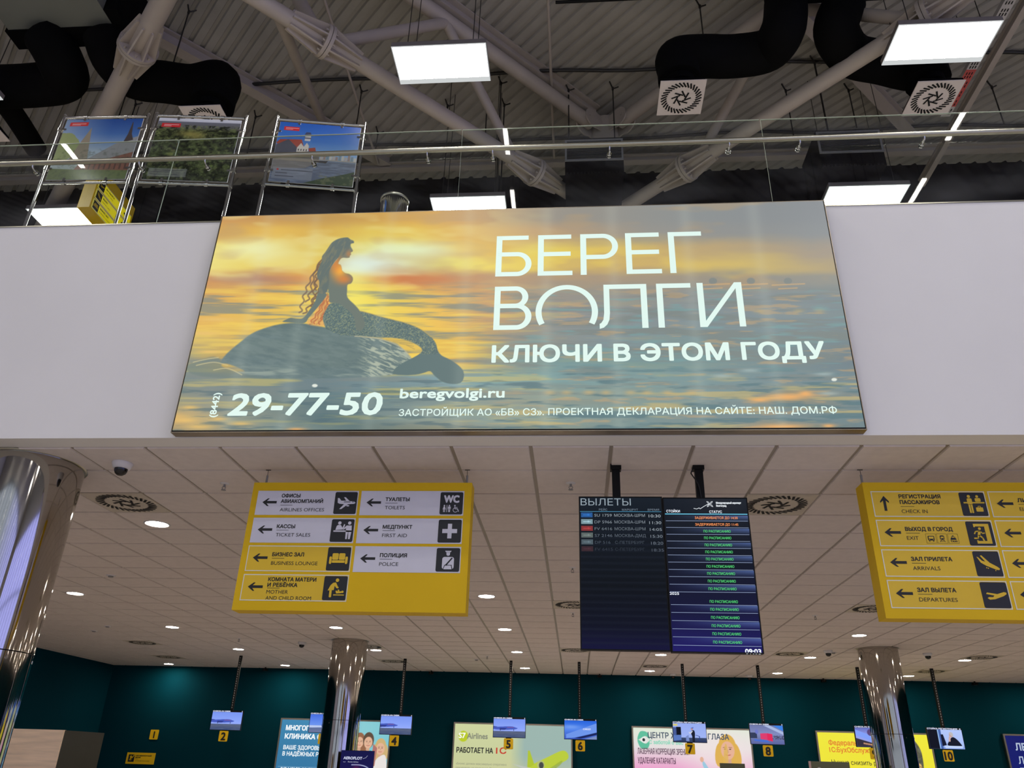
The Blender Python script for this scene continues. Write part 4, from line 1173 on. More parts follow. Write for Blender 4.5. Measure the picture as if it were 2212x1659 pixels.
fx = np.clip((cv.X - 360) / (1520 / 299), 0, 298.99); ix = fx.astype(int); tx = (fx - ix)[..., None]
s0 = tab[fy, ix] * (1 - tx) + tab[fy, ix + 1] * tx; s1 = tab[fy + 1, ix] * (1 - tx) + tab[fy + 1, ix + 1] * tx
cv.C = s0 * (1 - ty[..., None]) + s1 * ty[..., None]
# ripples on the water
wat = np.clip((cv.Y - 604 - 10 * (cv.X > 1100)) / 25, 0, 1)
r1 = fbm(cv.X * 0.007, cv.Y * 0.1, 41, 4); r2 = fbm(cv.X * 0.013, cv.Y * 0.13, 51, 4)
warm = np.clip(1 - np.abs(cv.X - 800) / 900, 0.1, 1)
cv.mix(wat * np.clip((r1 - 0.53) * 5, 0, 0.75) * np.clip(1.1 - (cv.Y - 780) / 120, 0.25, 1), (128, 136, 132))
cv.mix(wat * np.clip((0.46 - r1) * 5, 0, 0.75) * warm * np.clip((1400 - cv.X) / 400, 0.25, 1) * np.clip(1.2 - (cv.Y - 700) / 240, 0.2, 1), (246, 214, 96))
cv.mix(wat * np.clip((r2 - 0.6) * 5, 0, 0.6) * np.clip((cv.X - 950) / 250, 0, 1), (122, 162, 164))
cv.mix(wat * np.clip((0.36 - r2) * 5, 0, 0.45) * np.clip((cv.X - 950) / 250, 0, 1), (206, 166, 118))
cv.mix(np.clip((cv.Y - 780) / 30, 0, 1) * np.clip((r2 - 0.57) * 5, 0, 0.6), (86, 110, 118))
cv.mix(np.clip((cv.Y - 800) / 30, 0, 1) * np.clip((0.40 - r1) * 6, 0, 0.7) * np.clip(np.abs(cv.X - 720) / 260 - 0.5, 0, 1), (196, 178, 124))
cl = fbm(cv.X * 0.008, cv.Y * 0.03, 61, 3)
cv.mix((1 - wat) * np.clip((cl - 0.55) * 3, 0, 0.4) * np.clip((1250 - cv.X) / 400, 0, 1), (236, 230, 160)); cv.mix((1 - wat) * np.clip((0.42 - cl) * 3, 0, 0.4), (186, 156, 116))
cv.blob(775, 572, 46, 26, (222, 240, 234), 0.9); cv.blob(900, 540, 80, 16, (226, 238, 200), 0.7); cv.blob(545, 540, 70, 18, (236, 236, 176), 0.6); cv.blob(765, 650, 34, 60, (246, 232, 110), 0.7)
cv.blob(905, 602, 75, 7, (204, 128, 82), 0.7); cv.blob(540, 603, 95, 6, (176, 134, 112), 0.6)
for x, y, a, b in ((1700, 858, 45, 7), (1640, 864, 25, 5), (1690, 922, 60, 6), (1790, 920, 14, 4), (640, 928, 20, 4), (1740, 850, 16, 6)): cv.blob(x, y, a, b, (246, 178, 104), 0.85)
for x in range(1180, 1500, 44): cv.blob(x + random.randint(-9, 9), 848, 12, 5, (206, 176, 122), 0.6)
for x in (1640, 1725, 1770): cv.blob(x, 672, 12, 5, (186, 168, 124), 0.5)
for x in (1540, 1622, 1702): cv.ell(x, 607, 9, 7, (128, 136, 134), 0.8); cv.stroke([(x - 34, 616), (x + 36, 613)], 1.2, (214, 174, 124), 0.7); cv.stroke([(x - 20, 624), (x + 20, 622)], 1.1, (224, 176, 118), 0.6)
for x, y in ((1802, 820), (680, 833)): cv.ell(x, y, 6, 3.5, (226, 232, 222))
for x, y in ((1780, 808), (1790, 850), (1560, 812), (1620, 800)): cv.blob(x, y, 22, 4, (166, 184, 182), 0.7)
for x, y, a, b in ((400, 908, 26, 5), (430, 922, 34, 6), (470, 905, 20, 4), (410, 880, 16, 4), (520, 915, 26, 4), (455, 760, 30, 3), (440, 720, 34, 4), (470, 690, 40, 4)): cv.blob(x, y, a, b, (232, 192, 112), 0.8)
# rock
K4 = lambda P: [(380 + 0.3391 * x, 440 + 0.3391 * y) for x, y in P]
K3 = lambda P: [(640 + 0.21095 * x, 500 + 0.21095 * y) for x, y in P]
DK = (104, 124, 126)
rock = spline(K4([(285, 1015), (320, 960), (400, 890), (480, 830), (560, 795), (680, 765), (800, 762), (960, 790), (1150, 840), (1260, 855), (1350, 870), (1430, 910), (1500, 985), (1480, 1010), (1400, 1050), (1380, 1090), (1000, 1112), (500, 1112), (430, 1060), (330, 1020)]), True)
cr = cv.cover(rock, 3)
cv.mix(cr * 0.97, DK)
tx1 = fbm((cv.X * 0.8 + cv.Y) * 0.04, (cv.Y - 0.25 * cv.X) * 0.16, 71, 4)
cv.mix(cr * np.clip((tx1 - 0.55) * 3, 0, 0.3), (128, 144, 142)); cv.mix(cr * np.clip((0.42 - tx1) * 3, 0, 0.3), (88, 108, 112)); cv.mix(cr * np.clip((700 - cv.Y) / 60 + 0.2, 0, 0.4), (78, 96, 100))
tx2 = fbm((cv.X + cv.Y) * 0.05, (cv.Y - 0.42 * cv.X) * 0.35, 81, 3)
cv.mix(cr * np.clip((cv.X - 770) / 30, 0, 1) * np.clip((tx2 - 0.5) * 6, 0, 0.8), (184, 192, 170))
for P in ([(380, 985), (300, 985), (260, 1000)],): pass
# splash round the rock foot
cv.mix(np.clip(1 - np.abs(cv.Y - 805) / 20, 0, 1) * np.clip((r2 - 0.5) * 5, 0, 0.7) * (cv.X < 1000), (160, 172, 160))
cv.poly(spline(K4([(60, 1040), (150, 1000), (240, 975), (290, 1000), (300, 1040), (420, 1080), (560, 1110), (300, 1110), (120, 1090)]), True), (112, 128, 124), 4, 0.7)
for P in ([(110, 1010), (200, 990), (270, 980)], [(130, 1030), (240, 1010), (330, 1030)], [(240, 1060), (330, 1050), (420, 1090)]): cv.stroke(spline(K4(P)), 1.0, (214, 200, 150), 0.7)
# mermaid
tail = spline(K3([(350, 738), (312, 790), (285, 840), (272, 890), (280, 930), (300, 985), (330, 1010), (450, 1060), (600, 1072), (700, 1078), (850, 1085), (1000, 1090), (1120, 1112), (1220, 1152), (1288, 1210), (1265, 1250), (1200, 1290), (1120, 1330), (1040, 1380), (1000, 1420), (992, 1460), (1120, 1472), (1230, 1465), (1300, 1450), (1370, 1432), (1420, 1480), (1500, 1540), (1600, 1562), (1680, 1550), (1714, 1500), (1710, 1430), (1660, 1370), (1570, 1310), (1490, 1270), (1450, 1220), (1430, 1150), (1380, 1080), (1290, 1010), (1200, 965), (1100, 930), (980, 900), (860, 870), (760, 840), (660, 815), (600, 830), (500, 770), (430, 735)]), True)
larm = spline(K3([(230, 620), (190, 720), (130, 810), (70, 885), (0, 890), (-60, 885), (-110, 905), (-140, 925), (-60, 932), (80, 938), (130, 880), (200, 800), (280, 700), (310, 640)]), True)
body = spline(K3([(555, 100), (557, 150), (580, 198), (558, 216), (560, 235), (548, 250), (545, 266), (520, 271), (475, 270), (450, 287), (430, 328), (455, 343), (465, 375), (470, 400), (500, 425), (545, 437), (575, 465), (579, 500), (560, 532), (526, 546), (521, 600), (520, 660), (545, 700), (600, 752), (650, 812), (690, 890), (700, 940), (690, 990), (650, 1020), (612, 1000), (600, 930), (580, 860), (520, 800), (450, 745), (380, 732), (340, 722), (335, 640), (320, 560), (330, 450), (350, 380), (390, 320), (430, 270), (470, 200)]), True)
hair = spline(K3([(560, 85), (530, 63), (500, 62), (450, 70), (400, 90), (360, 120), (325, 170), (295, 215), (265, 255), (262, 300), (245, 340), (222, 400), (212, 460), (235, 520), (230, 600), (255, 640), (310, 620), (330, 560), (342, 480), (345, 400), (380, 330), (430, 270), (500, 230), (540, 180), (555, 130), (590, 118), (585, 95)]), True)
cl_, ct, cb, ch = cv.cover(larm), cv.cover(tail), cv.cover(body), cv.cover(hair)
for pts, am, n_ in ((((275, 260), (150, 480), (80, 660), (40, 830)), 18, 7), (((270, 300), (190, 420), (150, 600), (110, 720)), 16, 6), (((260, 380), (190, 540), (170, 700), (80, 840)), 18, 7), (((250, 560), (200, 660), (160, 770)), 14, 5), (((300, 640), (250, 760), (190, 900), (150, 950)), 12, 6), (((320, 640), (300, 760), (250, 880), (215, 950)), 10, 6), (((290, 660), (270, 800), (240, 950)), 12, 5), (((240, 340), (200, 470), (205, 600)), 14, 5)):
    P = spline(pts, n=14); k = np.linspace(0, 1, len(P)); P[:, 0] += am * np.sin(k * n_ * 2 * PI * 0.8) * (0.4 + 0.6 * k)
    cv.stroke(K3(P), 1.7, (120, 98, 82), 0.85)
cv.poly(spline(K3([(255, 640), (320, 640), (345, 740), (285, 850), (300, 965), (110, 940), (190, 830)]), True), (232, 172, 104), 5, 0.75)
for a, b in (((300, 640), (180, 945)), ((320, 660), (230, 950)), ((290, 650), (150, 930)), ((330, 700), (250, 900))):
    P = spline([a, ((a[0] + b[0]) / 2 + 20, (a[1] + b[1]) / 2), b], n=14); P[:, 0] += 10 * np.sin(np.linspace(0, 26, len(P))); cv.stroke(K3(P), 1.3, (186, 110, 74), 0.8)
cv.mix(cl_, (108, 122, 116)); cv.mix(ct, (100, 120, 120))
sc = vnoise(cv.X * 0.62, cv.Y * 0.7 + cv.X * 0.1, 91); up_ = np.clip((0.55 * (cv.X - 700) + 745 - cv.Y) / 24, 0.15, 1)
cv.mix(ct * (cv.Y < 765) * np.clip((sc - 0.62) * 7, 0, 0.6) * up_, (156, 162, 124)); cv.mix(ct * (cv.Y < 765) * np.clip((0.36 - sc) * 5, 0, 0.45), (78, 94, 92))
cv.mix(cb, (114, 124, 116)); cv.mix(ch, (104, 116, 112))
g3 = lambda x, y: (640 + 0.21095 * x, 500 + 0.21095 * y)
glow = np.exp(-(((cv.X - g3(445, 400)[0]) / 15) ** 2 + ((cv.Y - g3(445, 400)[1]) / 17) ** 2))
cv.mix(cb * glow, (248, 182, 72)); gl2 = np.exp(-(((cv.X - g3(490, 490)[0]) / 17) ** 2 + ((cv.Y - g3(490, 490)[1]) / 10) ** 2)); cv.mix(cb * gl2 * 0.75, (230, 132, 62))
gl3 = np.exp(-(((cv.X - g3(400, 330)[0]) / 13) ** 2 + ((cv.Y - g3(400, 330)[1]) / 22) ** 2)); cv.mix(cb * gl3 * 0.7, (226, 134, 66)); gl4 = np.exp(-(((cv.X - g3(540, 230)[0]) / 7) ** 2 + ((cv.Y - g3(540, 230)[1]) / 8) ** 2)); cv.mix(cb * gl4 * 0.7, (196, 134, 84))
hn = fbm((cv.X + 0.5 * cv.Y) * 0.3, (cv.Y - cv.X) * 0.05, 95, 3); cv.mix(ch * np.clip((hn - 0.5) * 3, 0, 0.5), (140, 136, 110))
cv.stroke(spline(K3([(660, 815), (760, 840), (860, 870), (980, 900), (1100, 930), (1200, 965), (1290, 1010), (1380, 1080)])), 1.0, (206, 176, 96), 0.6)
cv.stroke(spline(K3([(600, 1072), (700, 1080), (850, 1100), (1000, 1150), (1100, 1210), (1170, 1290)])), 1.4, (206, 196, 160), 0.6)
cv.poly(spline(K3([(880, 1096), (1000, 1094), (1120, 1116), (1220, 1156), (1280, 1205), (1130, 1212), (1060, 1160)]), True), (228, 192, 92), 3, 0.85)
for k in range(4): cv.stroke([K3([(920 + 70 * k, 1110 + 18 * k)])[0], K3([(1180 + 10 * k, 1120 + 28 * k)])[0]], 1.0, (170, 150, 96), 0.6)
for x in (535, 645, 820, 1000, 1180, 1330, 1500, 1660): cv.mix(np.exp(-((cv.X - x - (cv.Y - 700) * (x - 1206) * 0.0003) / 14) ** 2) * 0.10, (225, 232, 215))
M_BILL = picmat('backlit_hazed_print', glow=1.0, rough=0.3, spec=0.2)
cv.build('picture', M_BILL, t, (0.013, 0.002, 0.016))

# headline drawn as strokes (board coordinates -> local)
hl = MB(); yh = -0.0012; S = 0.047; SH = 0.041
QX = lambda x: x - BX0
QZ = lambda z: z - BZ0


def bar(x0, z0, x1, z1): hl.rect(QX(x0), QZ(z0), QX(x1), QZ(z1), yh)


def ring(cx, cz, rx, rz, a0, a1, sx=S, sz=SH, n=28):
    """band of an ellipse (outer radii rx, rz) between two angles"""
    v = []
    for k in range(n + 1):
        a = math.radians(a0 + (a1 - a0) * k / n)
        v += [(QX(cx + rx * math.cos(a)), yh, QZ(cz + rz * math.sin(a))), (QX(cx + (rx - sx) * math.cos(a)), yh, QZ(cz + (rz - sz) * math.sin(a)))]
    hl.add(v, [(2 * k, 2 * k + 2, 2 * k + 3, 2 * k + 1) for k in range(n)])


zb, zt = 5.104, 5.497
def bowl(x0, x1, z0, z1):
    r = (z1 - z0) / 2; bar(x0, z1 - SH, x1 - r, z1); bar(x0, z0, x1 - r, z0 + SH); ring(x1 - r, (z0 + z1) / 2, r, r, -90, 90)


bar(-0.612, zb, -0.612 + S, zt); bar(-0.612, zt - SH, -0.352, zt); bowl(-0.6, -0.325, zb, zb + 0.232)
for x in (-0.275, 0.424): bar(x, zb, x + S, zt); bar(x, zt - SH, x + 0.268, zt); bar(x, zb + 0.185, x + 0.262, zb + 0.185 + SH); bar(x, zb, x + 0.275, zb + SH)
bar(0.065, zb, 0.065 + S, zt); bowl(0.065, 0.365, zt - 0.245, zt)
bar(0.763, zb, 0.763 + S, zt); bar(0.763, zt - SH, 1.026, zt)
zb, zt = 4.614, 5.008
bar(-0.610, zb, -0.610 + S, zt); bowl(-0.610, -0.345, zt - 0.20, zt); bowl(-0.610, -0.318, zb, zt - 0.20 + SH)
ring(-0.047, 4.768, 0.240, 0.244, -29, 209, n=44)
bar(0.284, zt - SH, 0.570, zt); bar(0.570 - S, zb, 0.570, zt)
P = [(0.284, zt), (0.284, 4.80), (0.281, 4.72), (0.268, 4.665), (0.242, 4.63), (0.205, 4.612), (0.212, 4.652), (0.228, 4.666), (0.238, 4.70), (0.240, 4.80), (0.240, zt)]
P = [(x + (0.047 if i > 5 else 0) * 0 + (0.0), z) for i, (x, z) in enumerate(P)]
hl.flat([(QX(x), QZ(z)) for x, z in [(0.2395 + 0.044, zt), (0.2395, zt), (0.2395, 4.75), (0.232, 4.69), (0.215, 4.662), (0.203, 4.655), (0.203, 4.611), (0.235, 4.622), (0.262, 4.65), (0.278, 4.69), (0.2835, 4.75)]], yh)
bar(0.2395, zt - SH, 0.30, zt)
bar(0.645, zb, 0.645 + S, zt); bar(0.645, zt - SH, 0.907, zt)
bar(0.954, zb, 0.954 + S, zt); bar(1.293 - S, zb, 1.293, zt)
hl.flat([(QX(x), QZ(z)) for x, z in [(0.954 + S * 0.2, zb), (0.954 + S * 1.15, zb), (1.293 - S * 0.2, zt), (1.293 - S * 1.15, zt)]], yh)
hl.build('headline', M_BTXT, t)
m = MB()
text(m, 'КЛЮЧИ В ЭТОМ ГОДУ', QX(-0.607), QZ(4.337), 0.138, yh, bold=0.0055, width=2.435)
m.build('subtitle', M_BTXT, t)
m = MB(); text(m, '29-77-50', QX(-2.575), QZ(3.915), 0.182, yh, bold=0.006, width=1.15, shear=0.1); text(m, '(8442)', QX(-2.668), QZ(3.898), 0.052, yh, bold=0.0015, width=0.2, rot=PI / 2); m.build('phone_number', M_BTXT, t)
m = MB(); text(m, 'beregvolgi.ru', QX(-1.283), QZ(4.044), 0.078, yh, bold=0.0026, width=0.775); m.build('web_address', M_BTXT, t)
m = MB(); text(m, 'ЗАСТРОЙЩИК АО «БВ» СЗ». ПРОЕКТНАЯ ДЕКЛАРАЦИЯ НА САЙТЕ: НАШ. ДОМ.РФ', QX(-1.28), QZ(3.899), 0.054, yh, bold=0.0006, width=3.125); m.build('small_print', M_BTXT, t)


# ================================================================== flight displays
def screen(t, w, h, d, pic, mt, bez=0.008, x=0.0, z=0.0):
    MB().box((x, 0.001, z), (x + w, d, z + h)).build('casing', M_BLKMET, t)
    b = MB(); b.box((x, -0.004, z), (x + w, 0.001, z + bez)); b.box((x, -0.004, z + h - bez), (x + w, 0.001, z + h)); b.box((x, -0.004, z + bez), (x + bez, 0.001, z + h - bez)); b.box((x + w - bez, -0.004, z + bez), (x + w, 0.001, z + h - bez))
    b.build('bezel', M_BLKMET, t)
    pic.U *= (w - 2 * bez) / pic.w; pic.V *= (h - 2 * bez) / pic.h
    return pic.build('screen', mt, t, (x + bez, -0.0005, z + bez))


M_SCR = picmat('lit_screen', glow=1.0, rough=0.18, spec=0.12)


def ink(name, c, s=1.0): return emat('screen_' + name, c, s, sample=False)


W_, H_ = 0.628, 1.12
DX, DY, DZ = 0.033, 5.78, 2.362
t = thing('flight_display', 'dark departure screen headed with flights list, left of the pair, on a black pole', 'screen', (DX, DY, DZ))
p = Canvas(W_, H_, 60); p.grad([(0, (24, 32, 42)), (0.12, (19, 26, 35)), (0.6, (8, 12, 20)), (0.85, (9, 11, 30)), (1, (16, 14, 54))])
for k in range(20): p.rect(0.0, 0.155 + k * 0.0425, 1, 0.157 + k * 0.0425, (30, 36, 50), 0.8)
screen(t, W_, H_, 0.06, p, M_SCR)
fx_ = lambda c: (c - 190) * 0.000962; fz_ = lambda c: H_ - (c - 340) * 0.000937
m = MB(); text(m, 'ВЫЛЕТЫ', fx_(204), fz_(414), 0.055, -0.002, width=fx_(598) - fx_(204)); m.build('heading', ink('heading', (142, 156, 166)), t)
m = MB()
for s, x, wd in (('РЕЙС', 347, 65), ('МАРШРУТ', 527, 125), ('ВРЕМЯ', 727, 88)): text(m, s, fx_(x), fz_(458), 0.016, -0.002, width=wd * 0.000962)
m.build('column_titles', ink('titles', (112, 126, 140)), t)
MB().rect(fx_(198), fz_(468), fx_(830), fz_(464), -0.002).build('rule', ink('rule', (70, 140, 176)), t)
ROWF = [('SU 1759', 'МОСКВА-ШРМ', '10:30', (30, 84, 146)), ('DP 5966', 'МОСКВА-ШРМ', '11:30', (120, 148, 156)), ('FV 6416', 'МОСКВА-ШРМ', '14:05', (132, 44, 46)), ('S7 2146', 'МОСКВА-ДМД', '15:30', (88, 98, 96)), ('DP 516', 'С-ПЕТЕРБУРГ', '18:20', (72, 86, 94)), ('FV 6415', 'С-ПЕТЕРБУРГ', '18:35', (50, 28, 36))]
dimc = [(138, 148, 156), (120, 130, 140), (104, 114, 124), (86, 96, 108), (62, 72, 84), (42, 50, 62)]  # rows dim downwards, viewing-angle fade put into the text colours
for k, (a, b, c_, lc) in enumerate(ROWF):
    y = 508 + 55.2 * k; m = MB()
    text(m, a, fx_(310), fz_(y), 0.0225, -0.002, width=(136 if k != 4 else 120) * 0.000962); text(m, b, fx_(465), fz_(y), 0.0225, -0.002, width=(238 if k < 4 else 225) * 0.000962)
    m.build('flight_line', ink('flight%d' % k, dimc[k]), t)
    m = MB(); text(m, c_, fx_(732 + 2 * k), fz_(y + 4), 0.0225, -0.002, width=92 * 0.000962); m.build('time', ink('time%d' % k, [min(255, v + 34) for v in dimc[k]]), t)
    m = MB(); m.rect(fx_(206), fz_(y + 6), fx_(296), fz_(y - 34), -0.002); lg = m.build('airline_logo', ink('logo%d' % k, lc), t)
    m = MB(); m.rect(fx_(222), fz_(y - 10), fx_(280), fz_(y - 16), -0.003); m.disc(fx_(262), fz_(y - 14), 0.007, -0.003); m.build('logo_mark', ink('lmark%d' % k, [min(255, int(v * 1.35)) + 6 for v in lc]), t)
pole_z = ZC - DZ
m = MB(); m.box((0.262, 0.065, H_ - 0.3), (0.322, 0.115, pole_z - 0.045)); m.box((0.258, 0.06, H_ - 0.25), (0.33, 0.12, H_ + 0.02)); m.build('pole', M_BLKMET, t)
MB().box((0.25, 0.055, pole_z - 0.045), (0.334, 0.125, pole_z - 0.0005)).build('ceiling_plate', M_BLKMET, t)
DX2 = DX + W_ + 0.004
t = thing('flight_display', 'bright departure status screen with green rows and clock, right of the pair', 'screen', (DX2, DY, DZ - 0.006))
p = Canvas(W_, H_, 130); p.grad([(0, (22, 29, 40)), (0.12, (19, 25, 35)), (0.45, (14, 18, 34)), (0.75, (18, 18, 54)), (1, (30, 24, 100))])
ty_ = [518, 572, 627, 681, 737, 792, 848, 905, 960, 1018, 1076, 1172, 1230, 1290, 1350, 1408, 1468]
gy_ = lambda c: (c - 350) / (1545 - 350)
for k, y in enumerate(ty_):
    a, b = gy_(y - 26), gy_(y + 24)
    hi = (k % 2 == 0)
    if hi: p.mix(((p.Y > a) & (p.Y < b)) * np.clip((p.X - 0.0) * 0.75, 0, 0.75) * np.clip(1.1 - (p.Y - a) / (b - a), 0.15, 1), (92, 116, 176))
screen(t, W_, H_, 0.06, p, M_SCR)
hx = lambda c, y: (c - (850 + (y - 350) * 0.0295)) / (657 + (y - 350) * 0.044) * W_
hz = lambda y: H_ * (1 - gy_(y))
m = MB()
for y in ty_: m.rect(0.014, hz(y + 27), W_ - 0.012, hz(y + 24), -0.002)
m.build('row_line', ink('row', (150, 166, 200)), t)
MB().rect(0.012, hz(490), W_ - 0.01, hz(484), -0.002).build('rule', ink('rule2', (110, 206, 240), 1.1), t)
m = MB(); text(m, 'СТОЙКИ', hx(878, 470), hz(474), 0.019, -0.002, bold=0.0003, width=0.1); text(m, 'СТАТУС', hx(1212, 470), hz(478), 0.019, -0.002, bold=0.0003, width=0.093)
text(m, '2025', hx(884, 1115), hz(1124), 0.019, -0.002, bold=0.0003, width=0.066); text(m, '09:03', hx(1452, 1530), hz(1546), 0.033, -0.002, bold=0.0012, width=0.107); m.build('white_lettering', ink('white', (238, 244, 255), 1.1), t)
m = MB(); text(m, 'ЗАДЕРЖИВАЕТСЯ ДО 14:30', hx(1098, 518), hz(527), 0.0185, -0.002, bold=0.0003, width=0.314); text(m, 'ЗАДЕРЖИВАЕТСЯ ДО 11:45', hx(1100, 572), hz(581), 0.0185, -0.002, bold=0.0003, width=0.314); m.build('delay_lettering', ink('delay', (250, 150, 84)), t)
m = MB()
for y in ty_[2:]: text(m, 'ПО РАСПИСАНИЮ', hx(1163 + (y - 627) * 0.054, y), hz(y + 9), 0.0185, -0.002, bold=0.0002, width=0.197)
m.build('status_lettering', ink('status', (84, 218, 118)), t)
m = MB(); m.line([(hx(1092, 440), hz(440)), (hx(1115, 440), hz(445)), (hx(1135, 440), hz(436)), (hx(1142, 440), hz(444)), (hx(1170, 440), hz(425)), (hx(1200, 440), hz(408)), (hx(1222, 440), hz(402))], 0.004, -0.002)
for a in range(4):
    w_ = PI / 4 + a * PI / 2; cx, cz = hx(1218, 405), hz(404); P = [(cx + r_ * math.cos(w_ + o), cz + r_ * math.sin(w_ + o)) for r_, o in ((0.004, 0), (0.017, -0.32), (0.03, 0), (0.017, 0.32), (0.004, 0))]; m.line(P, 0.0032, -0.002)
text(m, 'Международный аэропорт', hx(1266, 395), hz(401), 0.0145, -0.002, bold=0.0007, width=0.185); text(m, 'Волгоград', hx(1268, 420), hz(425), 0.0145, -0.002, bold=0.0007, width=0.074); m.build('airport_emblem', ink('emblem', (226, 232, 238)), t)
pole_z = ZC - DZ + 0.006
m = MB(); m.box((0.27, 0.065, H_ - 0.3), (0.33, 0.115, pole_z - 0.045)); m.box((0.26, 0.06, H_ - 0.25), (0.34, 0.12, H_ + 0.02)); m.build('pole', M_BLKMET, t)
MB().box((0.255, 0.055, pole_z - 0.045), (0.342, 0.125, pole_z - 0.0005)).build('ceiling_plate', M_BLKMET, t)
m = MB(); m.tube([tuple(q) for q in spline([(0.30, 0.06, H_ + 0.01), (0.285, 0.05, H_ + 0.12), (0.245, 0.06, H_ + 0.2), (0.24, 0.07, pole_z - 0.07), (0.26, 0.075, pole_z - 0.03)])], 0.005, n=8); m.build('cable', M_INK, t)

# ================================================================== columns
def column(x, y, R, seam, label):
    t = thing('chrome_column', label, 'column', (x, y, 0))
    MB().lathe([(R, 0.0), (R, seam - 0.004)], n=72).build('lower_cladding', M_COLUMN, t)
    MB().lathe([(R, seam + 0.004), (R, ZC - 0.002)], n=72).build('upper_cladding', M_COLUMN, t)
    m = MB(); m.lathe([(R - 0.004, seam - 0.006), (R - 0.004, seam + 0.006)], n=72); m.build('seam', M_BLKMET, t)
    m = MB(); m.lathe([(R + 0.001, ZC - 0.012), (R + 0.02, ZC - 0.012), (R + 0.02, ZC - 0.0005), (R + 0.001, ZC - 0.0005)], n=72); m.build('ceiling_ring', M_BRUSHED, t)
    m = MB()
    for a in (-2.0, -1.2, -0.4, 0.5): m.cyl((math.cos(a) * (R - 0.002), math.sin(a) * (R - 0.002), seam - 0.05), (math.cos(a) * (R + 0.004), math.sin(a) * (R + 0.004), seam - 0.05), 0.012, n=12)
    m.build('rivet', M_CHROME, t)
    return t


column(-4.47, 5.84, 0.375, 2.28, 'big mirror-polished column at the left edge under the parapet')
column(-4.39, 15.67, 0.345, 2.32, 'mirror-polished column between check-in screens 3 and 4')
column(5.53, 15.54, 0.345, 2.31, 'mirror-polished column between check-in screens 9 and 10')

# ================================================================== ceiling fittings
ORD = ['first', 'second', 'third', 'fourth', 'fifth', 'sixth', 'seventh', 'eighth', 'ninth']
DOWN = [(-4.27, 7.55), (-7.38, 11.26), (-1.24, 11.09), (-7.34, 14.29), (-4.22, 14.05), (-1.22, 13.97), (4.73, 14.02), (-7.25, 17.19), (-4.18, 16.95), (-1.21, 16.85), (1.72, 16.88), (4.68, 16.90), (7.65, 16.90),
        (-10.3, 20.27), (-7.2, 20.07), (-1.21, 19.68), (1.73, 19.75), (4.67, 19.72), (7.63, 19.76)]
HID = [(-10.3, 8.2), (7.6, 8.2), (10.6, 8.2), (10.6, 11.1), (7.6, 14.0), (10.6, 14.0), (10.6, 16.9), (10.6, 19.7)]
ROWN = {7: 'nearest row of the tiled ceiling', 11: 'second row of the tiled ceiling', 14: 'third row of the tiled ceiling', 17: 'fourth row of the tiled ceiling', 20: 'back row by the teal wall'}


def rown(y): return min(ROWN, key=lambda k: abs(k - y))


t = thing('downlight', '', 'light')
MB().lathe([(0.128, 0.0), (0.128, -0.010), (0.112, -0.012), (0.108, -0.004)], n=32).build('trim_ring', M_PLAST, t)
d_ = MB(); d_.add([(0.11 * math.cos(2 * PI * k / 32), 0.11 * math.sin(2 * PI * k / 32), -0.006) for k in range(32)], [tuple(range(32))[::-1]]); d_.build('diffuser', M_DOWN, t)
DL = t; n = 0; cnt = {}
for i, (x, y) in enumerate(DOWN + HID):
    o = DL if i == 0 else dup(DL, (0, 0, 0)); o.location = (x, y, ZC - 0.007)
    if i < len(DOWN):
        r = rown(y); cnt[r] = cnt.get(r, 0) + 1
        tot = sum(1 for q in DOWN if rown(q[1]) == r)
        o['label'] = ('round lit downlight, alone in the %s' % ROWN[r]) if tot == 1 else ('round lit downlight, %s from left in the %s' % (ORD[cnt[r] - 1], ROWN[r]))
    else: o['label'] = 'round lit downlight in the tiled ceiling outside the picture'
    o['group'] = 'downlights in the tiled ceiling'

CD = make_diffuser(False)
CL = ['large round swirl grille in the ceiling beside the big left column', 'large round swirl grille in the ceiling right of the flight displays', 'round swirl grille partly behind the left edge of the dark flight display', 'round swirl grille behind the lower left corner of the right yellow sign',
      'dark round swirl grille in the far left of the ceiling, nearer one', 'round swirl grille just right of the middle column top', 'round swirl grille beside the pole of check-in screen 4', 'dark round swirl grille in the far left of the ceiling, farther one',
      'round swirl grille below the lower left corner of the flight displays', 'round swirl grille near the pole of check-in screen 7', 'round swirl grille below right of the bright flight display', 'round swirl grille at far right above check-in screen 10, nearer one', 'round swirl grille at the ceiling end of the pole of screen 10']
M_GPL = mat('dusty_grille_plate', (196, 188, 176), 0.6, noise=0.03)
for i, (p_, l_) in enumerate(zip(DIFF_C, CL)):
    o = CD if i == 0 else dup(CD, (0, 0, 0)); o.location = (p_[0], p_[1], ZC - 0.012); o['label'] = l_; o['group'] = 'swirl air grilles in the tiled ceiling'
for ch in CD.children:
    if ch.name.startswith('plate'): ch.data.materials[0] = M_GPL

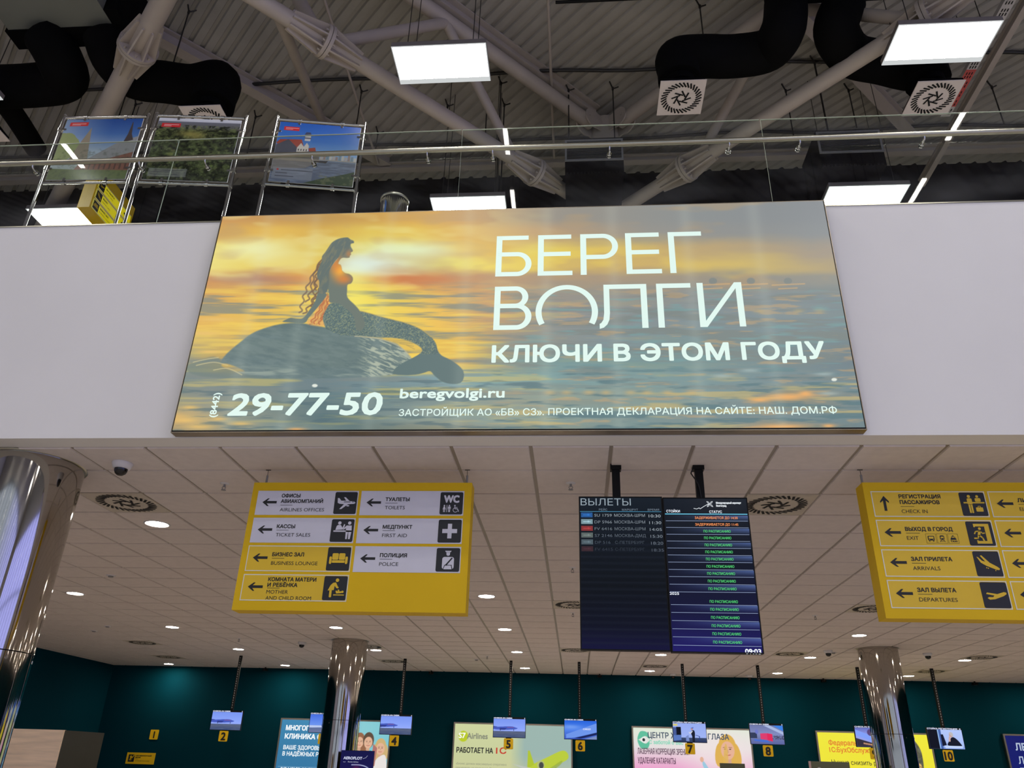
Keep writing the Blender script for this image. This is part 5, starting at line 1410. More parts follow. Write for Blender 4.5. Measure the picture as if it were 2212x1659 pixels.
t = thing('sprinkler', '', 'sprinkler'); ZT = ZC - 0.007
MB().lathe([(0.0, 0.0), (0.045, 0.0), (0.04, -0.006), (0.018, -0.012), (0.0, -0.012)], n=20).build('rosette', M_PLAST, t)
m = MB(); m.cyl((0, 0, -0.012), (0, 0, -0.035), 0.009, n=10); m.tube([(-0.012, 0, -0.03), (-0.016, 0, -0.045), (0, 0, -0.06)], 0.003, n=6); m.tube([(0.012, 0, -0.03), (0.016, 0, -0.045), (0, 0, -0.06)], 0.003, n=6); m.lathe([(0, -0.06), (0.02, -0.06), (0.02, -0.064), (0, -0.064)], n=14); m.build('head', M_GREYMET, t)
SP = t
SPL = [((-3.03, 6.29), 'sprinkler head in the ceiling left of the left yellow sign'), ((-0.03, 6.27), 'sprinkler head in the ceiling left of the flight display pole'), ((-0.03, 9.32), 'sprinkler head level with the top rows left of the dark flight display'), ((-0.04, 12.29), 'sprinkler head below the grille left of the dark flight display'), ((3.54, 12.24), 'sprinkler head between the flight displays and the right yellow sign'),
       ((3.0, 15.3), 'sprinkler head below right of the bright flight display'), ((-6.6, 15.6), 'small sprinkler head at far left of the tiled ceiling'), ((-1.9, 17.6), 'small sprinkler head left of the pole of check-in screen 5'), ((8.9, 14.9), 'small sprinkler head at the far right of the ceiling')]
for i, (p_, l_) in enumerate(SPL):
    o = SP if i == 0 else dup(SP, (0, 0, 0)); o.location = (p_[0], p_[1], ZT); o['label'] = l_; o['group'] = 'ceiling sprinklers'
SMK = [((-6.13, 10.01), 'flat smoke detector in the ceiling above the long left downlight row'), ((-8.58, 14.3), 'small flat smoke detector at the far left ceiling, nearer one'), ((-9.18, 14.89), 'small flat smoke detector at the far left ceiling, farther one'), ((-2.2, 18.2), 'small flat smoke detector behind the pole of check-in screen 5'), ((4.9, 16.1), 'small flat smoke detector left of the right column top')]
t = thing('smoke_detector', '', 'smoke detector')
MB().lathe([(0.0, 0.0), (0.06, 0.0), (0.058, -0.012), (0.0, -0.016)], n=24).build('base', M_PLAST, t); MB().lathe([(0.0, -0.014), (0.035, -0.014), (0.03, -0.03), (0.0, -0.032)], n=20).build('sensor_cap', M_GREYMET, t)
for i, (p_, l_) in enumerate(SMK):
    o = t if i == 0 else dup(t, (0, 0, 0)); o.location = (p_[0], p_[1], ZT); o['label'] = l_; o['group'] = 'ceiling smoke detectors'
DMS = [((-3.68, 5.78), 'white dome camera near the big left column'), ((-5.45, 15.97), 'white dome camera left of the middle column'), ((4.74, 15.88), 'white dome camera left of the right column'), ((6.6, 16.02), 'white dome camera right of the right column'), ((2.33, 20.3), 'white dome camera at the wall left of the pole of screen 7'), ((4.14, 20.3), 'white dome camera at the wall right of the pole of screen 8')]
t = thing('dome_camera', '', 'camera')
MB().lathe([(0.0, 0.0), (0.082, 0.0), (0.082, -0.012), (0.066, -0.05), (0.05, -0.056), (0.0, -0.056)], n=32).build('housing', M_PLAST, t)
MB().lathe([(0.052, -0.054), (0.05, -0.075), (0.04, -0.095), (0.022, -0.108), (0.0, -0.112)], n=28).build('dome', M_DOME, t)
for i, (p_, l_) in enumerate(DMS):
    o = t if i == 0 else dup(t, (0, 0, 0)); o.location = (p_[0], p_[1], ZT); o['label'] = l_; o['group'] = 'dome cameras on the ceiling'
BXC = [((-7.9, 20.62), 'small black camera at the top of the teal wall above the clinic advert'), ((-3.62, 20.62), 'small black camera at the top of the teal wall right of screen 4 pole'), ((0.58, 20.62), 'small black camera at the top of the teal wall right of screen 6 pole'), ((5.95, 20.62), 'small black camera at the top of the teal wall left of the right column'), ((9.45, 20.62), 'small black camera at the top of the teal wall at far right')]
t = thing('wall_camera', '', 'camera')
MB().box((-0.05, -0.06, -0.09), (0.05, 0.06, -0.03)).build('body', M_BLKMET, t); m = MB(); m.box((-0.015, -0.015, -0.03), (0.015, 0.015, 0)); m.build('bracket', M_BLKMET, t); MB().cyl((0, -0.06, -0.06), (0, -0.075, -0.06), 0.022, n=14).build('lens', M_DOME, t)
for i, (p_, l_) in enumerate(BXC):
    o = t if i == 0 else dup(t, (0, 0, 0)); o.location = (p_[0], p_[1], ZT); o['label'] = l_; o['group'] = 'small wall cameras'

# ================================================================== check-in screens
def pic_jet(v=0):
    c = Canvas(0.68, 0.36, 110); c.grad([(0, (122, 150, 240)), (0.5, (140, 166, 250)), (0.655, (150, 172, 250)), (0.66, (78, 92, 130)), (0.75, (86, 96, 124)), (1, (60, 76, 118))])
    c.mix((c.Y > 0.66) * np.clip((fbm(c.X * 5, c.Y * 60, 3) - 0.5) * 2, 0, 0.4), (110, 120, 140))
    o = (0.0, -0.2, 0.0)[v]
    c.poly(spline([(0 + o, 0.46), (0.2 + o, 0.43), (0.55 + o, 0.40), (0.70 + o, 0.46), (0.76 + o, 0.50), (0.66 + o, 0.56), (0.3 + o, 0.60), (0.0 + o, 0.57)], True), (72, 92, 190))
    c.poly([(0 + o, 0.40), (0.12 + o, 0.43), (0.06 + o, 0.48), (-0.1 + o, 0.48)], (60, 76, 160)); c.poly([(0.2 + o, 0.50), (0.42 + o, 0.50), (0.36 + o, 0.60), (0.2 + o, 0.60)], (48, 60, 140)); c.stroke([(0.45 + o, 0.455), (0.62 + o, 0.455)], 0.02, (150, 90, 140), 0.7)
    for x in (0.22, 0.64): c.stroke([(x + o, 0.56), (x + o, 0.64)], 0.008, (40, 46, 70))
    return c


def pic_apron():
    c = Canvas(0.68, 0.36, 90); c.grad([(0, (70, 110, 225)), (0.6, (110, 150, 240)), (0.62, (80, 110, 200)), (0.78, (96, 110, 150)), (1, (110, 120, 160))]); c.poly([(0, 0.62), (0.5, 0.62), (0.7, 0.66), (0.5, 0.72), (0, 0.74)], (190, 205, 240)); c.rect(0.4, 0.55, 0.8, 0.66, (60, 80, 170)); return c


def pic_cargo():
    c = Canvas(0.68, 0.36, 100); c.grad([(0, (40, 100, 220)), (0.5, (80, 130, 235)), (1, (60, 90, 190))]); c.blob(0.2, 0.35, 0.3, 0.12, (130, 170, 245), 0.7)
    c.poly([(0.05, 0.75), (1, 0.12), (1, 0.62), (0.3, 0.92), (0.05, 0.95)], (110, 150, 235)); c.poly([(0.3, 0.95), (1, 0.62), (1, 0.75), (0.5, 0.97)], (26, 36, 90)); c.poly([(0.6, 1), (1, 0.8), (1, 1)], (120, 140, 190)); return c


def pic_steward():
    c = Canvas(0.68, 0.36, 110); c.grad([(0, (150, 172, 240)), (0.75, (160, 180, 245)), (0.78, (60, 74, 110)), (1, (40, 52, 90))]); c.rect(0.0, 0.22, 0.24, 0.8, (70, 90, 150)); c.rect(0.1, 0.2, 0.24, 0.66, (14, 18, 34)); c.poly([(0, 0.65), (0.24, 0.62), (0.24, 0.9), (0, 0.95)], (90, 120, 190)); c.rect(0.01, 0.04, 0.14, 0.14, (220, 204, 110))
    c.poly(spline([(0.56, 0.40), (0.63, 0.36), (0.66, 0.5), (0.65, 0.75), (0.64, 0.98), (0.58, 0.98), (0.57, 0.7), (0.545, 0.55)], True), (24, 28, 46)); c.ell(0.575, 0.3, 0.03, 0.06, (190, 140, 130)); c.poly([(0.53, 0.25), (0.6, 0.2), (0.63, 0.2), (0.61, 0.28)], (90, 110, 190)); c.stroke([(0.58, 0.42), (0.52, 0.54), (0.49, 0.48)], 0.018, (214, 216, 230)); c.poly([(0.38, 0.7), (0.46, 0.62), (0.48, 0.95), (0.38, 0.95)], (120, 140, 200)); c.stroke([(0.68, 0.62), (0.79, 0.68), (0.79, 0.9)], 0.012, (40, 60, 130)); return c


def pic_hall():
    c = Canvas(0.68, 0.36, 110); c.grad([(0, (110, 120, 170)), (0.45, (130, 140, 190)), (0.7, (110, 120, 170)), (1, (90, 100, 160))]); c.poly([(0.4, 0), (1, 0.5), (1, 0.35), (0.6, 0)], (170, 185, 225)); c.poly([(0.7, 0), (1, 0.3), (1, 0)], (60, 130, 230)); c.rect(0, 0.4, 0.2, 0.7, (50, 60, 90)); c.poly([(0.3, 0.44), (0.5, 0.42), (0.5, 0.78), (0.3, 0.74)], (220, 60, 110)); c.poly([(0.5, 0.42), (0.66, 0.46), (0.66, 0.86), (0.5, 0.78)], (226, 40, 90)); c.ell(0.2, 0.35, 0.05, 0.12, (110, 120, 200)); c.poly([(0.1, 0.75), (0.5, 0.8), (0.55, 0.92), (0.1, 0.84)], (70, 110, 210)); c.mix((c.Y > 0.55) * (c.Y < 0.75) * (c.X > 0.66) * np.clip((fbm(c.X * 40, c.Y * 20, 3) - 0.4) * 3, 0, 0.8), (50, 50, 70)); return c


def pic_counter():
    c = Canvas(0.68, 0.36, 90); c.grad([(0, (100, 110, 190)), (0.4, (150, 160, 235)), (1, (150, 165, 240))]); c.poly([(0, 0.1), (0.75, 0.6), (1, 0.72), (1, 0.86), (0.6, 0.8), (0, 0.4)], (130, 160, 250)); c.poly([(0, 0.55), (0.6, 0.86), (1, 0.92), (1, 1), (0, 1)], (54, 48, 62)); c.poly([(0.2, 0.78), (0.7, 0.92), (0.6, 0.97), (0.2, 0.86)], (190, 140, 110)); c.ell(0.45, 0.25, 0.1, 0.18, (90, 70, 120)); return c


def pic_man():
    c = Canvas(0.68, 0.36, 120); c.grad([(0, (180, 200, 250)), (0.8, (170, 192, 246)), (1, (120, 150, 220))]); c.rect(0, 0, 0.29, 1, (14, 16, 30)); c.rect(0.29, 0, 0.32, 1, (150, 190, 240)); c.rect(0.32, 0, 0.39, 1, (70, 100, 170)); c.poly([(0.37, 0.25), (0.44, 0.25), (0.5, 0.8), (0.37, 0.86)], (20, 24, 48))
    c.poly(spline([(0.52, 0.78), (0.58, 0.6), (0.64, 0.46), (0.72, 0.38), (0.82, 0.5), (0.92, 0.76), (0.9, 0.84), (0.6, 0.84)], True), (22, 24, 40)); c.ell(0.665, 0.27, 0.05, 0.13, (196, 158, 150)); c.poly(spline([(0.62, 0.2), (0.66, 0.12), (0.72, 0.16), (0.735, 0.3), (0.71, 0.36)], True), (190, 186, 190)); c.stroke([(0.6, 0.6), (0.62, 0.4), (0.645, 0.34)], 0.025, (206, 170, 160)); c.poly([(0.42, 0.84), (0.95, 0.84), (0.95, 0.95), (0.45, 0.97)], (196, 214, 250)); return c


PIC = {2: pic_jet(0), 3: pic_apron(), 4: pic_jet(1), 5: pic_jet(2), 6: pic_cargo(), 7: pic_steward(), 8: pic_hall(), 9: pic_counter(), 10: pic_man()}
PX_ = {2: -7.69, 3: -5.47, 4: -3.90, 5: -1.435, 6: 0.085, 7: 2.37, 8: 3.96, 9: 6.10, 10: 7.55}
PO_ = {2: -7.64, 3: -5.40, 4: -3.83, 5: -1.44, 6: 0.07, 7: 2.315, 8: 3.93, 9: 6.03, 10: 7.57}
WHAT = {2: 'a blue airliner', 3: 'an apron', 4: 'a blue airliner', 5: 'a blue airliner', 6: 'a cargo building', 7: 'a uniformed attendant', 8: 'red suitcases in a hall', 9: 'a check-in counter', 10: 'a man in a dark suit'}
for n in range(2, 11):
    t = thing('check_in_screen', 'hanging check-in screen showing %s above yellow plate number %d' % (WHAT[n], n), 'screen', (PX_[n], 18.25, 2.19), group='check-in screens')
    w, h, d = 0.70, 0.405, 0.045
    MB().box((-w / 2, 0.001, 0), (w / 2, d, h)).build('casing', M_BLKMET, t)
    b = MB(); e = 0.009; tb = 0.036
    b.box((-w / 2, -0.004, 0), (w / 2, 0.001, e)); b.box((-w / 2, -0.004, h - tb), (w / 2, 0.001, h)); b.box((-w / 2, -0.004, e), (-w / 2 + e, 0.001, h - tb)); b.box((w / 2 - e, -0.004, e), (w / 2, 0.001, h - tb)); b.build('bezel', M_BLKMET, t)
    pc = PIC[n]; pc.U *= (w - 2 * e) / pc.w; pc.V *= (h - tb - e) / pc.h
    pc.build('screen', M_SCR, t, (-w / 2 + e, -0.001, e))
    m = MB(); ru = n in (7, 10); text(m, 'СТОЙКА РЕГИСТРАЦИИ' if ru else 'CHECK-IN DESK', -w / 2 + 0.012, h - 0.031, 0.024, -0.0055, bold=0.0014, width=0.6 if ru else 0.4); text(m, str(n), w / 2 - (0.05 if n > 9 else 0.03), h - 0.031, 0.024, -0.0055, bold=0.0014)
    if n == 6: text(m, 'CARGO', 0.05, 0.19, 0.035, -0.002, bold=0.001, width=0.16, shear=0.2)
    m.build('screen_text', ink('caption', (226, 232, 255)), t)
    px = PO_[n] - PX_[n]
    m = MB(); m.box((px - 0.03, d + 0.012, 0.15), (px + 0.03, d + 0.062, ZC - 2.19 - 0.0005)); m.box((px - 0.1, d, 0.12), (px + 0.1, d + 0.012, 0.3)); pp = m.build('pole', M_BLKMET, t)
    m = MB(); z = h + 0.05
    while z < ZC - 2.19 - 0.03: m.rect(px - 0.007, z, px + 0.007, z + 0.028, d + 0.0112); z += 0.05
    m.build('pole_slot', M_GREYMET, pp)
    ox = -0.01
    MB().prism(rrect(ox - 0.1, -0.222, ox + 0.1, -0.012, 0.018), 0.0, 0.006).build('number_plate', M_YEL, t)
    m = MB(); m.box((ox - 0.06, 0.006, -0.05), (ox + 0.06, 0.012, 0.06)); m.build('plate_bracket', M_BLKMET, t)
    m = MB(); text(m, str(n), ox, -0.195, 0.155, -0.001, bold=0.007, width=0.15 if n > 9 else None, align='C'); m.build('number', M_INK, t)

# plates on the teal wall
t = thing('number_plate', 'yellow plate with number 1 on the teal wall', 'sign', (-10.67, YB - 0.001, 2.02))
MB().prism(rrect(0, 0, 0.215, 0.225, 0.018), -0.012, 0).build('plate', M_YEL, t)
m = MB(); text(m, '1', 0.108, 0.035, 0.155, -0.013, bold=0.006, align='C'); m.build('number', M_INK, t)
t = thing('wall_sign', 'yellow oversize baggage sign on the teal wall below number 1', 'sign', (-11.15, YB - 0.001, 1.46))
MB().box((0, -0.012, 0), (0.73, 0, 0.255)).build('plate', M_YEL, t)
MB().rect(0.05, 0.045, 0.205, 0.21, -0.0125).build('pictogram_field', M_NAVY, t)
m = MB(); m.flat([(0.08, 0.08), (0.1, 0.13), (0.085, 0.17), (0.12, 0.19), (0.15, 0.15), (0.14, 0.08)], -0.0135); m.line([(0.11, 0.08), (0.19, 0.2)], 0.018, -0.0135); m.build('pictogram', M_YFIELD, t)
m = MB(); text(m, 'НЕГАБАРИТНЫЙ', 0.235, 0.175, 0.024, -0.013, bold=0.0016, width=0.4); text(m, 'БАГАЖ', 0.235, 0.135, 0.024, -0.013, bold=0.0016, width=0.13); m.rect(0.235, 0.108, 0.31, 0.113, -0.013); text(m, 'OVERSIZE BAGGAGE', 0.235, 0.06, 0.024, -0.013, width=0.37); m.build('lettering', M_INK, t)


# ================================================================== lit adverts on the back wall
M_AD = picmat('backlit_advert_print', glow=1.0, rough=0.3, spec=0.2)


def advert(x0, x1, ztop, pic, label, hgt=1.7):
    w = x1 - x0; t = thing('advert_lightbox', label, 'advert', (x0, YB - 0.1, ztop - hgt))
    MB().box((0, 0.006, 0), (w, 0.0995, hgt)).build('box', M_BRUSHED, t)
    b = MB(); e = 0.035
    for r in ((0, 0, w, e), (0, hgt - e, w, hgt), (0, e, e, hgt - e), (w - e, e, w, hgt - e)): b.box((r[0], -0.01, r[1]), (r[2], 0.006, r[3]))
    b.build('frame', mat('advert_frame', (150, 146, 138), 0.35, metal=0.6), t)
    pic.U *= (w - 2 * e) / pic.w; pic.V *= (hgt - 2 * e) / pic.h
    pic.build('picture', M_AD, t, (e, 0.004, e))
    return t, w, hgt


def adtext(t, nm, c, lines, z_off=0.0):
    m = MB()
    for s, x, z, cap, wd, bd in lines: text(m, s, x, z, cap, 0.002, bold=bd, width=wd)
    m.build(nm, ink(nm + str(c), c), t)


def face(c, x, y, s, hairc, skin=(226, 180, 150), long=True):
    c.ell(x, y - 0.15 * s, 0.62 * s * 0.5, 0.7 * s, hairc)
    if long: c.poly(spline([(x - 0.33 * s, y - 0.3 * s), (x - 0.4 * s, y + 0.9 * s), (x + 0.4 * s, y + 0.9 * s), (x + 0.33 * s, y - 0.3 * s)], True), hairc)
    c.rect(x - 0.1 * s, y + 0.3 * s, x + 0.1 * s, y + 0.8 * s, [v * 0.92 for v in skin]); c.ell(x, y + 0.05 * s, 0.24 * s, 0.5 * s, skin)
    for k in (-1, 1): c.ell(x + k * 0.09 * s, y - 0.02 * s, 0.035 * s, 0.03 * s, (70, 50, 46)); c.stroke([(x + k * 0.05 * s, y - 0.12 * s), (x + k * 0.15 * s, y - 0.11 * s)], 0.012 * s, (110, 80, 60))
    c.stroke([(x, y + 0.02 * s), (x + 0.02 * s, y + 0.16 * s), (x - 0.02 * s, y + 0.17 * s)], 0.012 * s, [v * 0.85 for v in skin]); c.stroke([(x - 0.08 * s, y + 0.29 * s), (x, y + 0.32 * s), (x + 0.08 * s, y + 0.29 * s)], 0.02 * s, (186, 90, 84))


# clinic
c = Canvas(2.78, 1.7, 260); c.grad([(0, (66, 136, 178)), (0.4, (58, 124, 166)), (1, (52, 112, 156))]); c.mix(np.clip((c.X - 0.55) * 5, 0, 1), (120, 196, 208)); c.blob(0.75, 0.1, 0.25, 0.3, (150, 210, 216), 0.6)
for x, y, s, hc in ((0.655, 0.30, 0.16, (196, 160, 96)), (0.735, 0.28, 0.15, (150, 104, 76)), (0.815, 0.28, 0.16, (96, 78, 64)), (0.93, 0.36, 0.16, (206, 176, 120))):
    face(c, x, y, s, hc, long=(x != 0.815))
c.poly(spline([(0.60, 0.62), (0.65, 0.42), (0.70, 0.44), (0.70, 0.64)], True), (40, 40, 50)); c.poly(spline([(0.69, 0.5), (0.735, 0.40), (0.78, 0.46), (0.76, 0.62)], True), (236, 236, 240)); c.poly(spline([(0.75, 1.0), (0.76, 0.52), (0.82, 0.40), (0.88, 0.46), (0.90, 0.7), (0.88, 1.0)], True), (120, 160, 206)); c.poly(spline([(0.86, 1.0), (0.88, 0.6), (0.93, 0.47), (0.99, 0.5), (1.0, 1.0)], True), (232, 226, 222)); c.poly([(0.86, 0.3), (0.9, 0.36), (0.89, 0.6), (0.86, 0.62)], (176, 116, 110))
c.stroke([(0.80, 0.40), (0.79, 0.5), (0.82, 0.55), (0.85, 0.48), (0.84, 0.40)], 0.004, (40, 40, 46)); c.rect(0.68, 0.50, 0.80, 0.60, (206, 206, 204)); c.rect(0.02, 0.642, 0.6, 0.646, (200, 222, 236))
t, w, h = advert(-7.33, -4.53, 2.585, c, 'lit blue clinic advert with medical staff behind the middle column')
adtext(t, 'white_lettering', (236, 244, 248), [('МНОГОПРОФИЛЬНАЯ', 0.16, h - 0.27, 0.108, 1.48, 0.006), ('КЛИНИКА ОКРУГА', 0.16, h - 0.46, 0.108, 1.42, 0.006), ('ВАШЕ ЗДОРОВЬЕ', 0.16, h - 0.70, 0.09, 0.98, 0.003), ('В НАДЁЖНЫХ РУКАХ', 0.16, h - 0.84, 0.09, 1.2, 0.003), ('8(8442)52-00-52', 0.16, h - 1.17, 0.075, 0.8, 0.003), ('СОВЕТСКАЯ, 28А', 0.16, h - 1.29, 0.06, 0.66, 0.002)])
# airline and software
c = Canvas(2.86, 1.7, 260); c.grad([(0, (206, 212, 160)), (0.4, (200, 206, 156)), (1, (206, 200, 150))]); c.mix(np.clip((c.X - 0.48) * 8, 0, 1) * 0.9, (150, 178, 176)); c.mix(np.clip((c.Y - 0.4) * 1.6, 0, 1) * np.clip((c.X - 0.42) * 6, 0, 1), (216, 206, 150)); c.mix(np.clip((c.Y - 0.78) * 4, 0, 1) * np.clip((c.X - 0.42) * 6, 0, 0.8), (232, 176, 110))
c.ell(0.075, 0.17, 0.042, 0.075, (186, 202, 40)); c.poly(spline([(0.62, 0.60), (0.68, 0.52), (0.80, 0.42), (0.92, 0.33), (0.97, 0.36), (0.97, 0.44), (0.88, 0.52), (0.76, 0.62), (0.66, 0.64)], True), (186, 204, 60)); c.poly([(0.63, 0.58), (0.635, 0.34), (0.65, 0.34), (0.69, 0.52)], (176, 196, 50)); c.poly([(0.5, 0.52), (0.70, 0.58), (0.66, 0.62)], (190, 196, 186)); c.poly([(0.86, 0.55), (0.94, 0.58), (0.96, 0.62), (0.9, 0.6)], (140, 160, 50))
for x, y in ((0.745, 0.53), (0.89, 0.66)): c.ell(x, y, 0.032, 0.065, (180, 190, 120)); c.ell(x + 0.004, y, 0.02, 0.045, (70, 74, 70))
c.poly(spline([(0.70, 0.60), (0.80, 0.58), (0.92, 0.46), (0.9, 0.53), (0.78, 0.63)], True), (150, 172, 60), a=0.7)
t, w, h = advert(-2.99, -0.10, 2.59, c, 'lit pale yellow airline advert with a green airliner behind check-in screen 5')
adtext(t, 'grey_lettering', (136, 140, 120), [('Airlines', 0.34, h - 0.36, 0.13, 0.5, 0.004), ('«Бизнес должен максимально оперативно', 0.1, h - 0.93, 0.048, 1.22, 0.0), ('реагировать на изменения. Инструменты', 0.1, h - 1.02, 0.048, 1.2, 0.0), ('1С дают нам эту возможность».', 0.1, h - 1.11, 0.048, 0.88, 0.0), ('Команда', 0.1, h - 1.25, 0.048, 0.5, 0.001)])
adtext(t, 'emblem_lettering', (250, 250, 240), [('S7', 0.14, h - 0.35, 0.12, 0.16, 0.004)])
adtext(t, 'dark_lettering', (44, 46, 44), [('РАБОТАЕТ НА', 0.1, h - 0.67, 0.115, 0.88, 0.004)])
adtext(t, 'red_lettering', (196, 66, 50), [('1С', 1.06, h - 0.67, 0.13, 0.24, 0.005)])
# eye centre
c = Canvas(2.8, 1.7, 280); c.grad([(0, (222, 232, 214)), (0.25, (228, 222, 222)), (0.5, (234, 170, 206)), (0.8, (230, 100, 180)), (1, (214, 70, 160))]); c.mix(np.clip((0.45 - np.hypot(c.X - 0.75, (c.Y - 0.3) * 1.0)) * 2.4, 0, 0.7), (240, 226, 226))
for a in (0, 1): c.poly(spline([(0.035, 0.16), (0.06, 0.05 if a == 0 else 0.27), (0.12, 0.06 if a == 0 else 0.27), (0.14, 0.15 if a == 0 else 0.17), (0.10, 0.11 if a == 0 else 0.21)], True), (96, 190, 156))
c.ell(0.088, 0.16, 0.022, 0.04, (236, 238, 234)); c.ell(0.088, 0.16, 0.012, 0.022, (40, 44, 50)); face(c, 0.80, 0.26, 0.24, (222, 176, 84), (230, 178, 150))
c.poly(spline([(0.66, 0.62), (0.74, 0.50), (0.80, 0.47), (0.90, 0.50), (0.96, 0.62), (1.0, 0.9), (0.93, 1.0), (0.71, 1.0), (0.72, 0.72)], True), (156, 200, 222)); c.poly(spline([(0.58, 0.42), (0.60, 0.44), (0.66, 0.58), (0.72, 0.58), (0.72, 0.68), (0.64, 0.66), (0.585, 0.5)], True), (156, 200, 222)); c.ell(0.575, 0.40, 0.016, 0.035, (226, 176, 150)); c.poly([(0.78, 0.50), (0.83, 0.50), (0.84, 1.0), (0.76, 1.0)], (236, 240, 240)); c.poly(spline([(0.78, 0.2), (0.75, 0.5), (0.79, 0.52), (0.80, 0.25)], True), (222, 180, 90), a=0.8)
c.ell(0.575, 0.62, 0.012, 0.04, (236, 222, 228)); c.ell(0.56, 0.72, 0.012, 0.04, (236, 222, 228))
t, w, h = advert(1.32, 4.13, 2.6, c, 'lit pink eye clinic advert with a blonde woman in a blue jacket')
adtext(t, 'slate_lettering', (70, 84, 104), [('ЦЕНТР ХИРУРГИИ ГЛАЗА', 0.38, h - 0.25, 0.125, 1.9, 0.003)])
adtext(t, 'green_lettering', (150, 214, 190), [('С заботой о Вас', 0.4, h - 0.38, 0.08, 0.8, 0.004)])
adtext(t, 'dark_lettering', (92, 62, 84), [('ЛАЗЕРНАЯ КОРРЕКЦИЯ ЗРЕНИЯ', 0.12, h - 0.60, 0.125, 1.2, 0.002), ('УДАЛЕНИЕ КАТАРАКТЫ', 0.12, h - 0.80, 0.125, 0.88, 0.002)])
adtext(t, 'violet_lettering', (116, 40, 122), [('г.Волгоград, ул.Базарова, 20', 0.12, h - 1.06, 0.095, 1.16, 0.001), ('8(8442)52-00-00', 0.13, h - 1.34, 0.17, 1.6, 0.003)])
# accounting
c = Canvas(2.6, 1.7, 240); c.grad([(0, (240, 232, 62)), (0.6, (238, 226, 56)), (1, (236, 220, 60))]); n_ = fbm(c.X * 60, c.Y * 60, 3)
hp = spline([(0.70, 0.20), (0.74, 0.07), (0.80, 0.04), (0.86, 0.08), (0.90, 0.2), (0.905, 0.35), (0.89, 0.52), (0.87, 0.6), (0.72, 0.5)], True); c.poly(hp, (84, 84, 70)); c.mix(c.cover(hp) * np.clip((n_ - 0.5) * 3, 0, 0.6), (130, 130, 110)); c.poly(spline([(0.66, 0.32), (0.74, 0.22), (0.82, 0.27), (0.86, 0.36), (0.885, 0.40), (0.885, 0.50), (0.86, 0.54), (0.83, 0.66), (0.76, 0.74), (0.68, 0.7)], True), (226, 184, 112))
c.ell(0.775, 0.42, 0.03, 0.035, (240, 236, 226)); c.ell(0.775, 0.42, 0.014, 0.026, (110, 84, 60)); c.stroke([(0.73, 0.31), (0.78, 0.29), (0.82, 0.33)], 0.006, (90, 70, 50)); c.stroke([(0.72, 0.48), (0.76, 0.50), (0.83, 0.47), (0.85, 0.40), (0.885, 0.42)], 0.004, (110, 80, 60)); c.poly(spline([(0.70, 0.8), (0.8, 0.68), (0.88, 0.62), (0.84, 0.8), (0.9, 1.0), (0.7, 1.0)], True), (86, 84, 80))
t, w, h = advert(5.62, 8.24, 2.6, c, 'lit yellow accounting advert with a curly haired cartoon face by the right column')
adtext(t, 'orange_lettering', (226, 130, 50), [('Федеральная сеть', 0.27, h - 0.30, 0.105, 1.2, 0.003), ('1С:БухОбслуживание', 0.27, h - 0.45, 0.105, 1.35, 0.003)])
adtext(t, 'dark_lettering', (70, 66, 40), [('Нужно снизить расходы?', 0.28, h - 0.71, 0.1, 1.5, 0.001), ('Отдайте бухгалтерию', 0.28, h - 0.88, 0.1, 1.3, 0.001), ('на аутсорсинг.', 0.45, h - 1.06, 0.1, 0.85, 0.001)])
# blue one
c = Canvas(2.6, 1.7, 60); c.grad([(0, (26, 32, 104)), (1, (24, 30, 112))])
t, w, h = advert(9.86, 12.5, 2.63, c, 'dark blue advert with white lettering at the right edge')
adtext(t, 'white_lettering', (176, 190, 214), [('ЛЕТАЙ', 0.22, h - 0.34, 0.15, 0.62, 0.005), ('Лечи', 0.22, h - 0.62, 0.15, 0.42, 0.003), ('позвоночник', 0.22, h - 0.80, 0.13, 1.1, 0.003)])

# ================================================================== front of the desks
t = thing('airline_sign', 'dark blue airline sign board with white lettering in front of the middle column', 'sign', (-4.0, 14.5, 0.0))
pc = Canvas(0.57, 0.9, 90); pc.grad([(0, (20, 20, 70)), (0.5, (26, 22, 84)), (1, (22, 20, 70))]); pc.stroke(spline([(0.35, 0.24), (0.6, 0.24), (0.8, 0.27), (0.97, 0.34)]), 0.008, (180, 190, 226)); pc.stroke([(0.02, 0.36), (0.98, 0.36)], 0.005, (120, 130, 190)); pc.blob(0.5, 0.3, 0.12, 0.05, (120, 40, 80), 0.6)
MB().box((0, 0.002, 0.6), (0.57, 0.03, 1.81)).build('board', M_BLKMET, t)
pc.U *= 1; pc.build('picture', M_SCR, t, (0, 0.0, 0.905))
m = MB(); text(m, 'AEROFLOT', 0.05, 1.672, 0.042, -0.001, bold=0.002, width=0.32); text(m, 'Russian Airlines', 0.13, 1.625, 0.02, -0.001, width=0.18, shear=0.2); m.line([(0.05, 1.632), (0.07, 1.628), (0.09, 1.632)], 0.004, -0.001); m.line([(0.38, 1.685), (0.43, 1.70), (0.46, 1.735)], 0.004, -0.001); m.build('lettering', ink('aero', (196, 200, 226)), t)
MB().box((0.26, 0.03, 0.0), (0.31, 0.06, 0.9)).build('post', M_BLKMET, t); MB().box((0.08, -0.1, 0.0), (0.49, 0.2, 0.012)).build('foot', M_BLKMET, t)
M_OLIVE = mat('olive_grey_board', (104, 110, 84), 0.5)
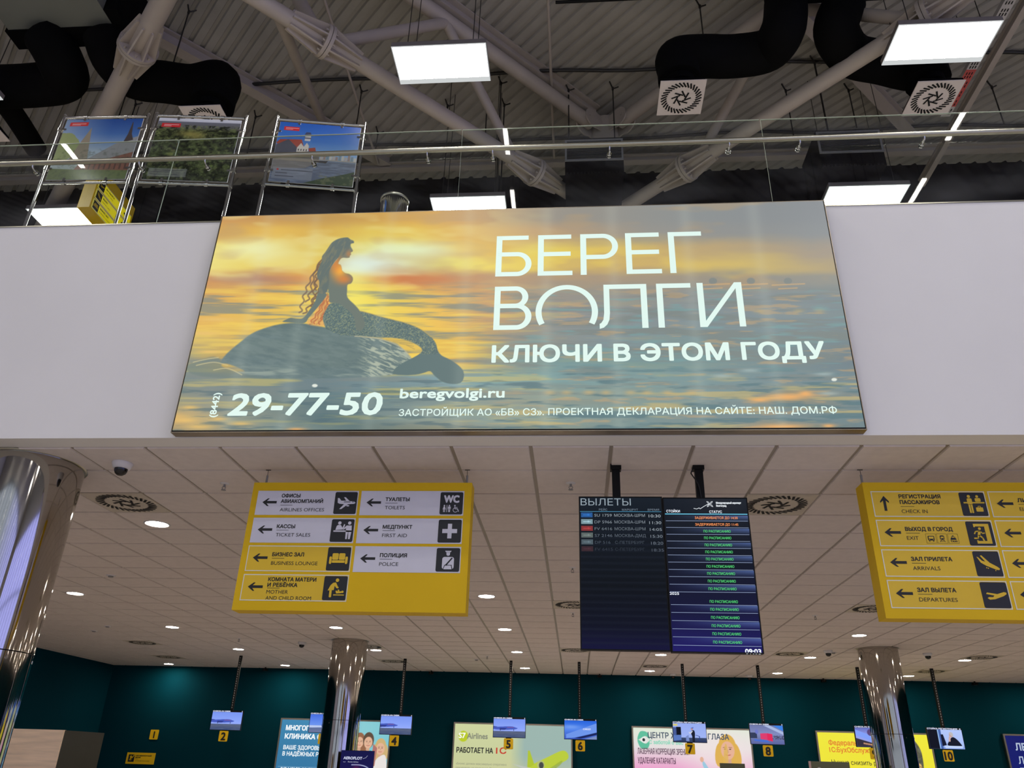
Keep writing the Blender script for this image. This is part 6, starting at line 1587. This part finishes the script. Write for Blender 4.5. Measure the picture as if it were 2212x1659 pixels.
for x0, x1, z, lab in ((2.34, 2.74, 1.775, 'olive grey counter board under check-in screen 8'), (3.80, 4.41, 1.84, 'olive grey counter board in front of the yellow advert')):
    t = thing('counter_board', lab, 'board', (x0, 14.5, 0)); w = x1 - x0
    MB().box((0, 0, 0.55), (w, 0.03, z)).build('panel', M_OLIVE, t); m = MB(); m.disc(w * 0.2 if x0 > 3 else w * 0.18, z - 0.13, 0.045, -0.002); m.build('disc_mark', M_PLAST, t)
    if x0 > 3: MB().box((-0.03, -0.002, 0.55), (0.0, 0.028, z)).build('side_edge', mat('pale_pink_edge', (206, 176, 176), 0.5), t)
    m = MB(); m.box((w / 2 - 0.03, 0.03, 0), (w / 2 + 0.03, 0.07, 0.9)); m.box((w / 2 - 0.2, -0.1, 0), (w / 2 + 0.2, 0.2, 0.012)); m.build('stand', M_BLKMET, t)

# wooden kiosk bottom left
M_WOOD = mat('pale_wood_veneer', (232, 206, 176), 0.45, noise=0.16, scale=3.0, stretch=(0.8, 3.0, 9.0))
M_KSIDE = mat('dark_kiosk_side', (44, 45, 42), 0.3, noise=0.25, scale=2)
a, b = aty(-40, 1570, 8.0), aty(138, 1577, 8.0); zt_ = aty(70, 1575, 8.0)[2]
t = thing('kiosk', 'pale wood kiosk with dark side at the lower left corner', 'kiosk', (b[0], 8.0, 0))
g = atz(226, 1583, zt_); ln = g - b
MB().box((a[0] - b[0] - 0.6, 0, 0), (0, 0.04, zt_)).build('wood_front', M_WOOD, t)
s = MB(); q = [(0.0, 0.02), (float(g[0] - b[0]), float(g[1] - 8.0))]
v = [(q[0][0] + 0.001, q[0][1], 0), (q[1][0], q[1][1], 0), (q[1][0] - 0.05, q[1][1] + 0.02, 0), (q[0][0] + 0.001, q[0][1] + 0.05, 0)]
s.add(v + [(x, y, zt_ - 0.002) for x, y, z in v], [(3, 2, 1, 0), (4, 5, 6, 7), (0, 1, 5, 4), (1, 2, 6, 5), (2, 3, 7, 6), (3, 0, 4, 7)]); s.build('dark_side', M_KSIDE, t)
MB().box((a[0] - b[0] - 0.6, 0.04, zt_ - 0.03), (0.0, 0.5, zt_ - 0.004)).build('top_board', M_WOOD, t)
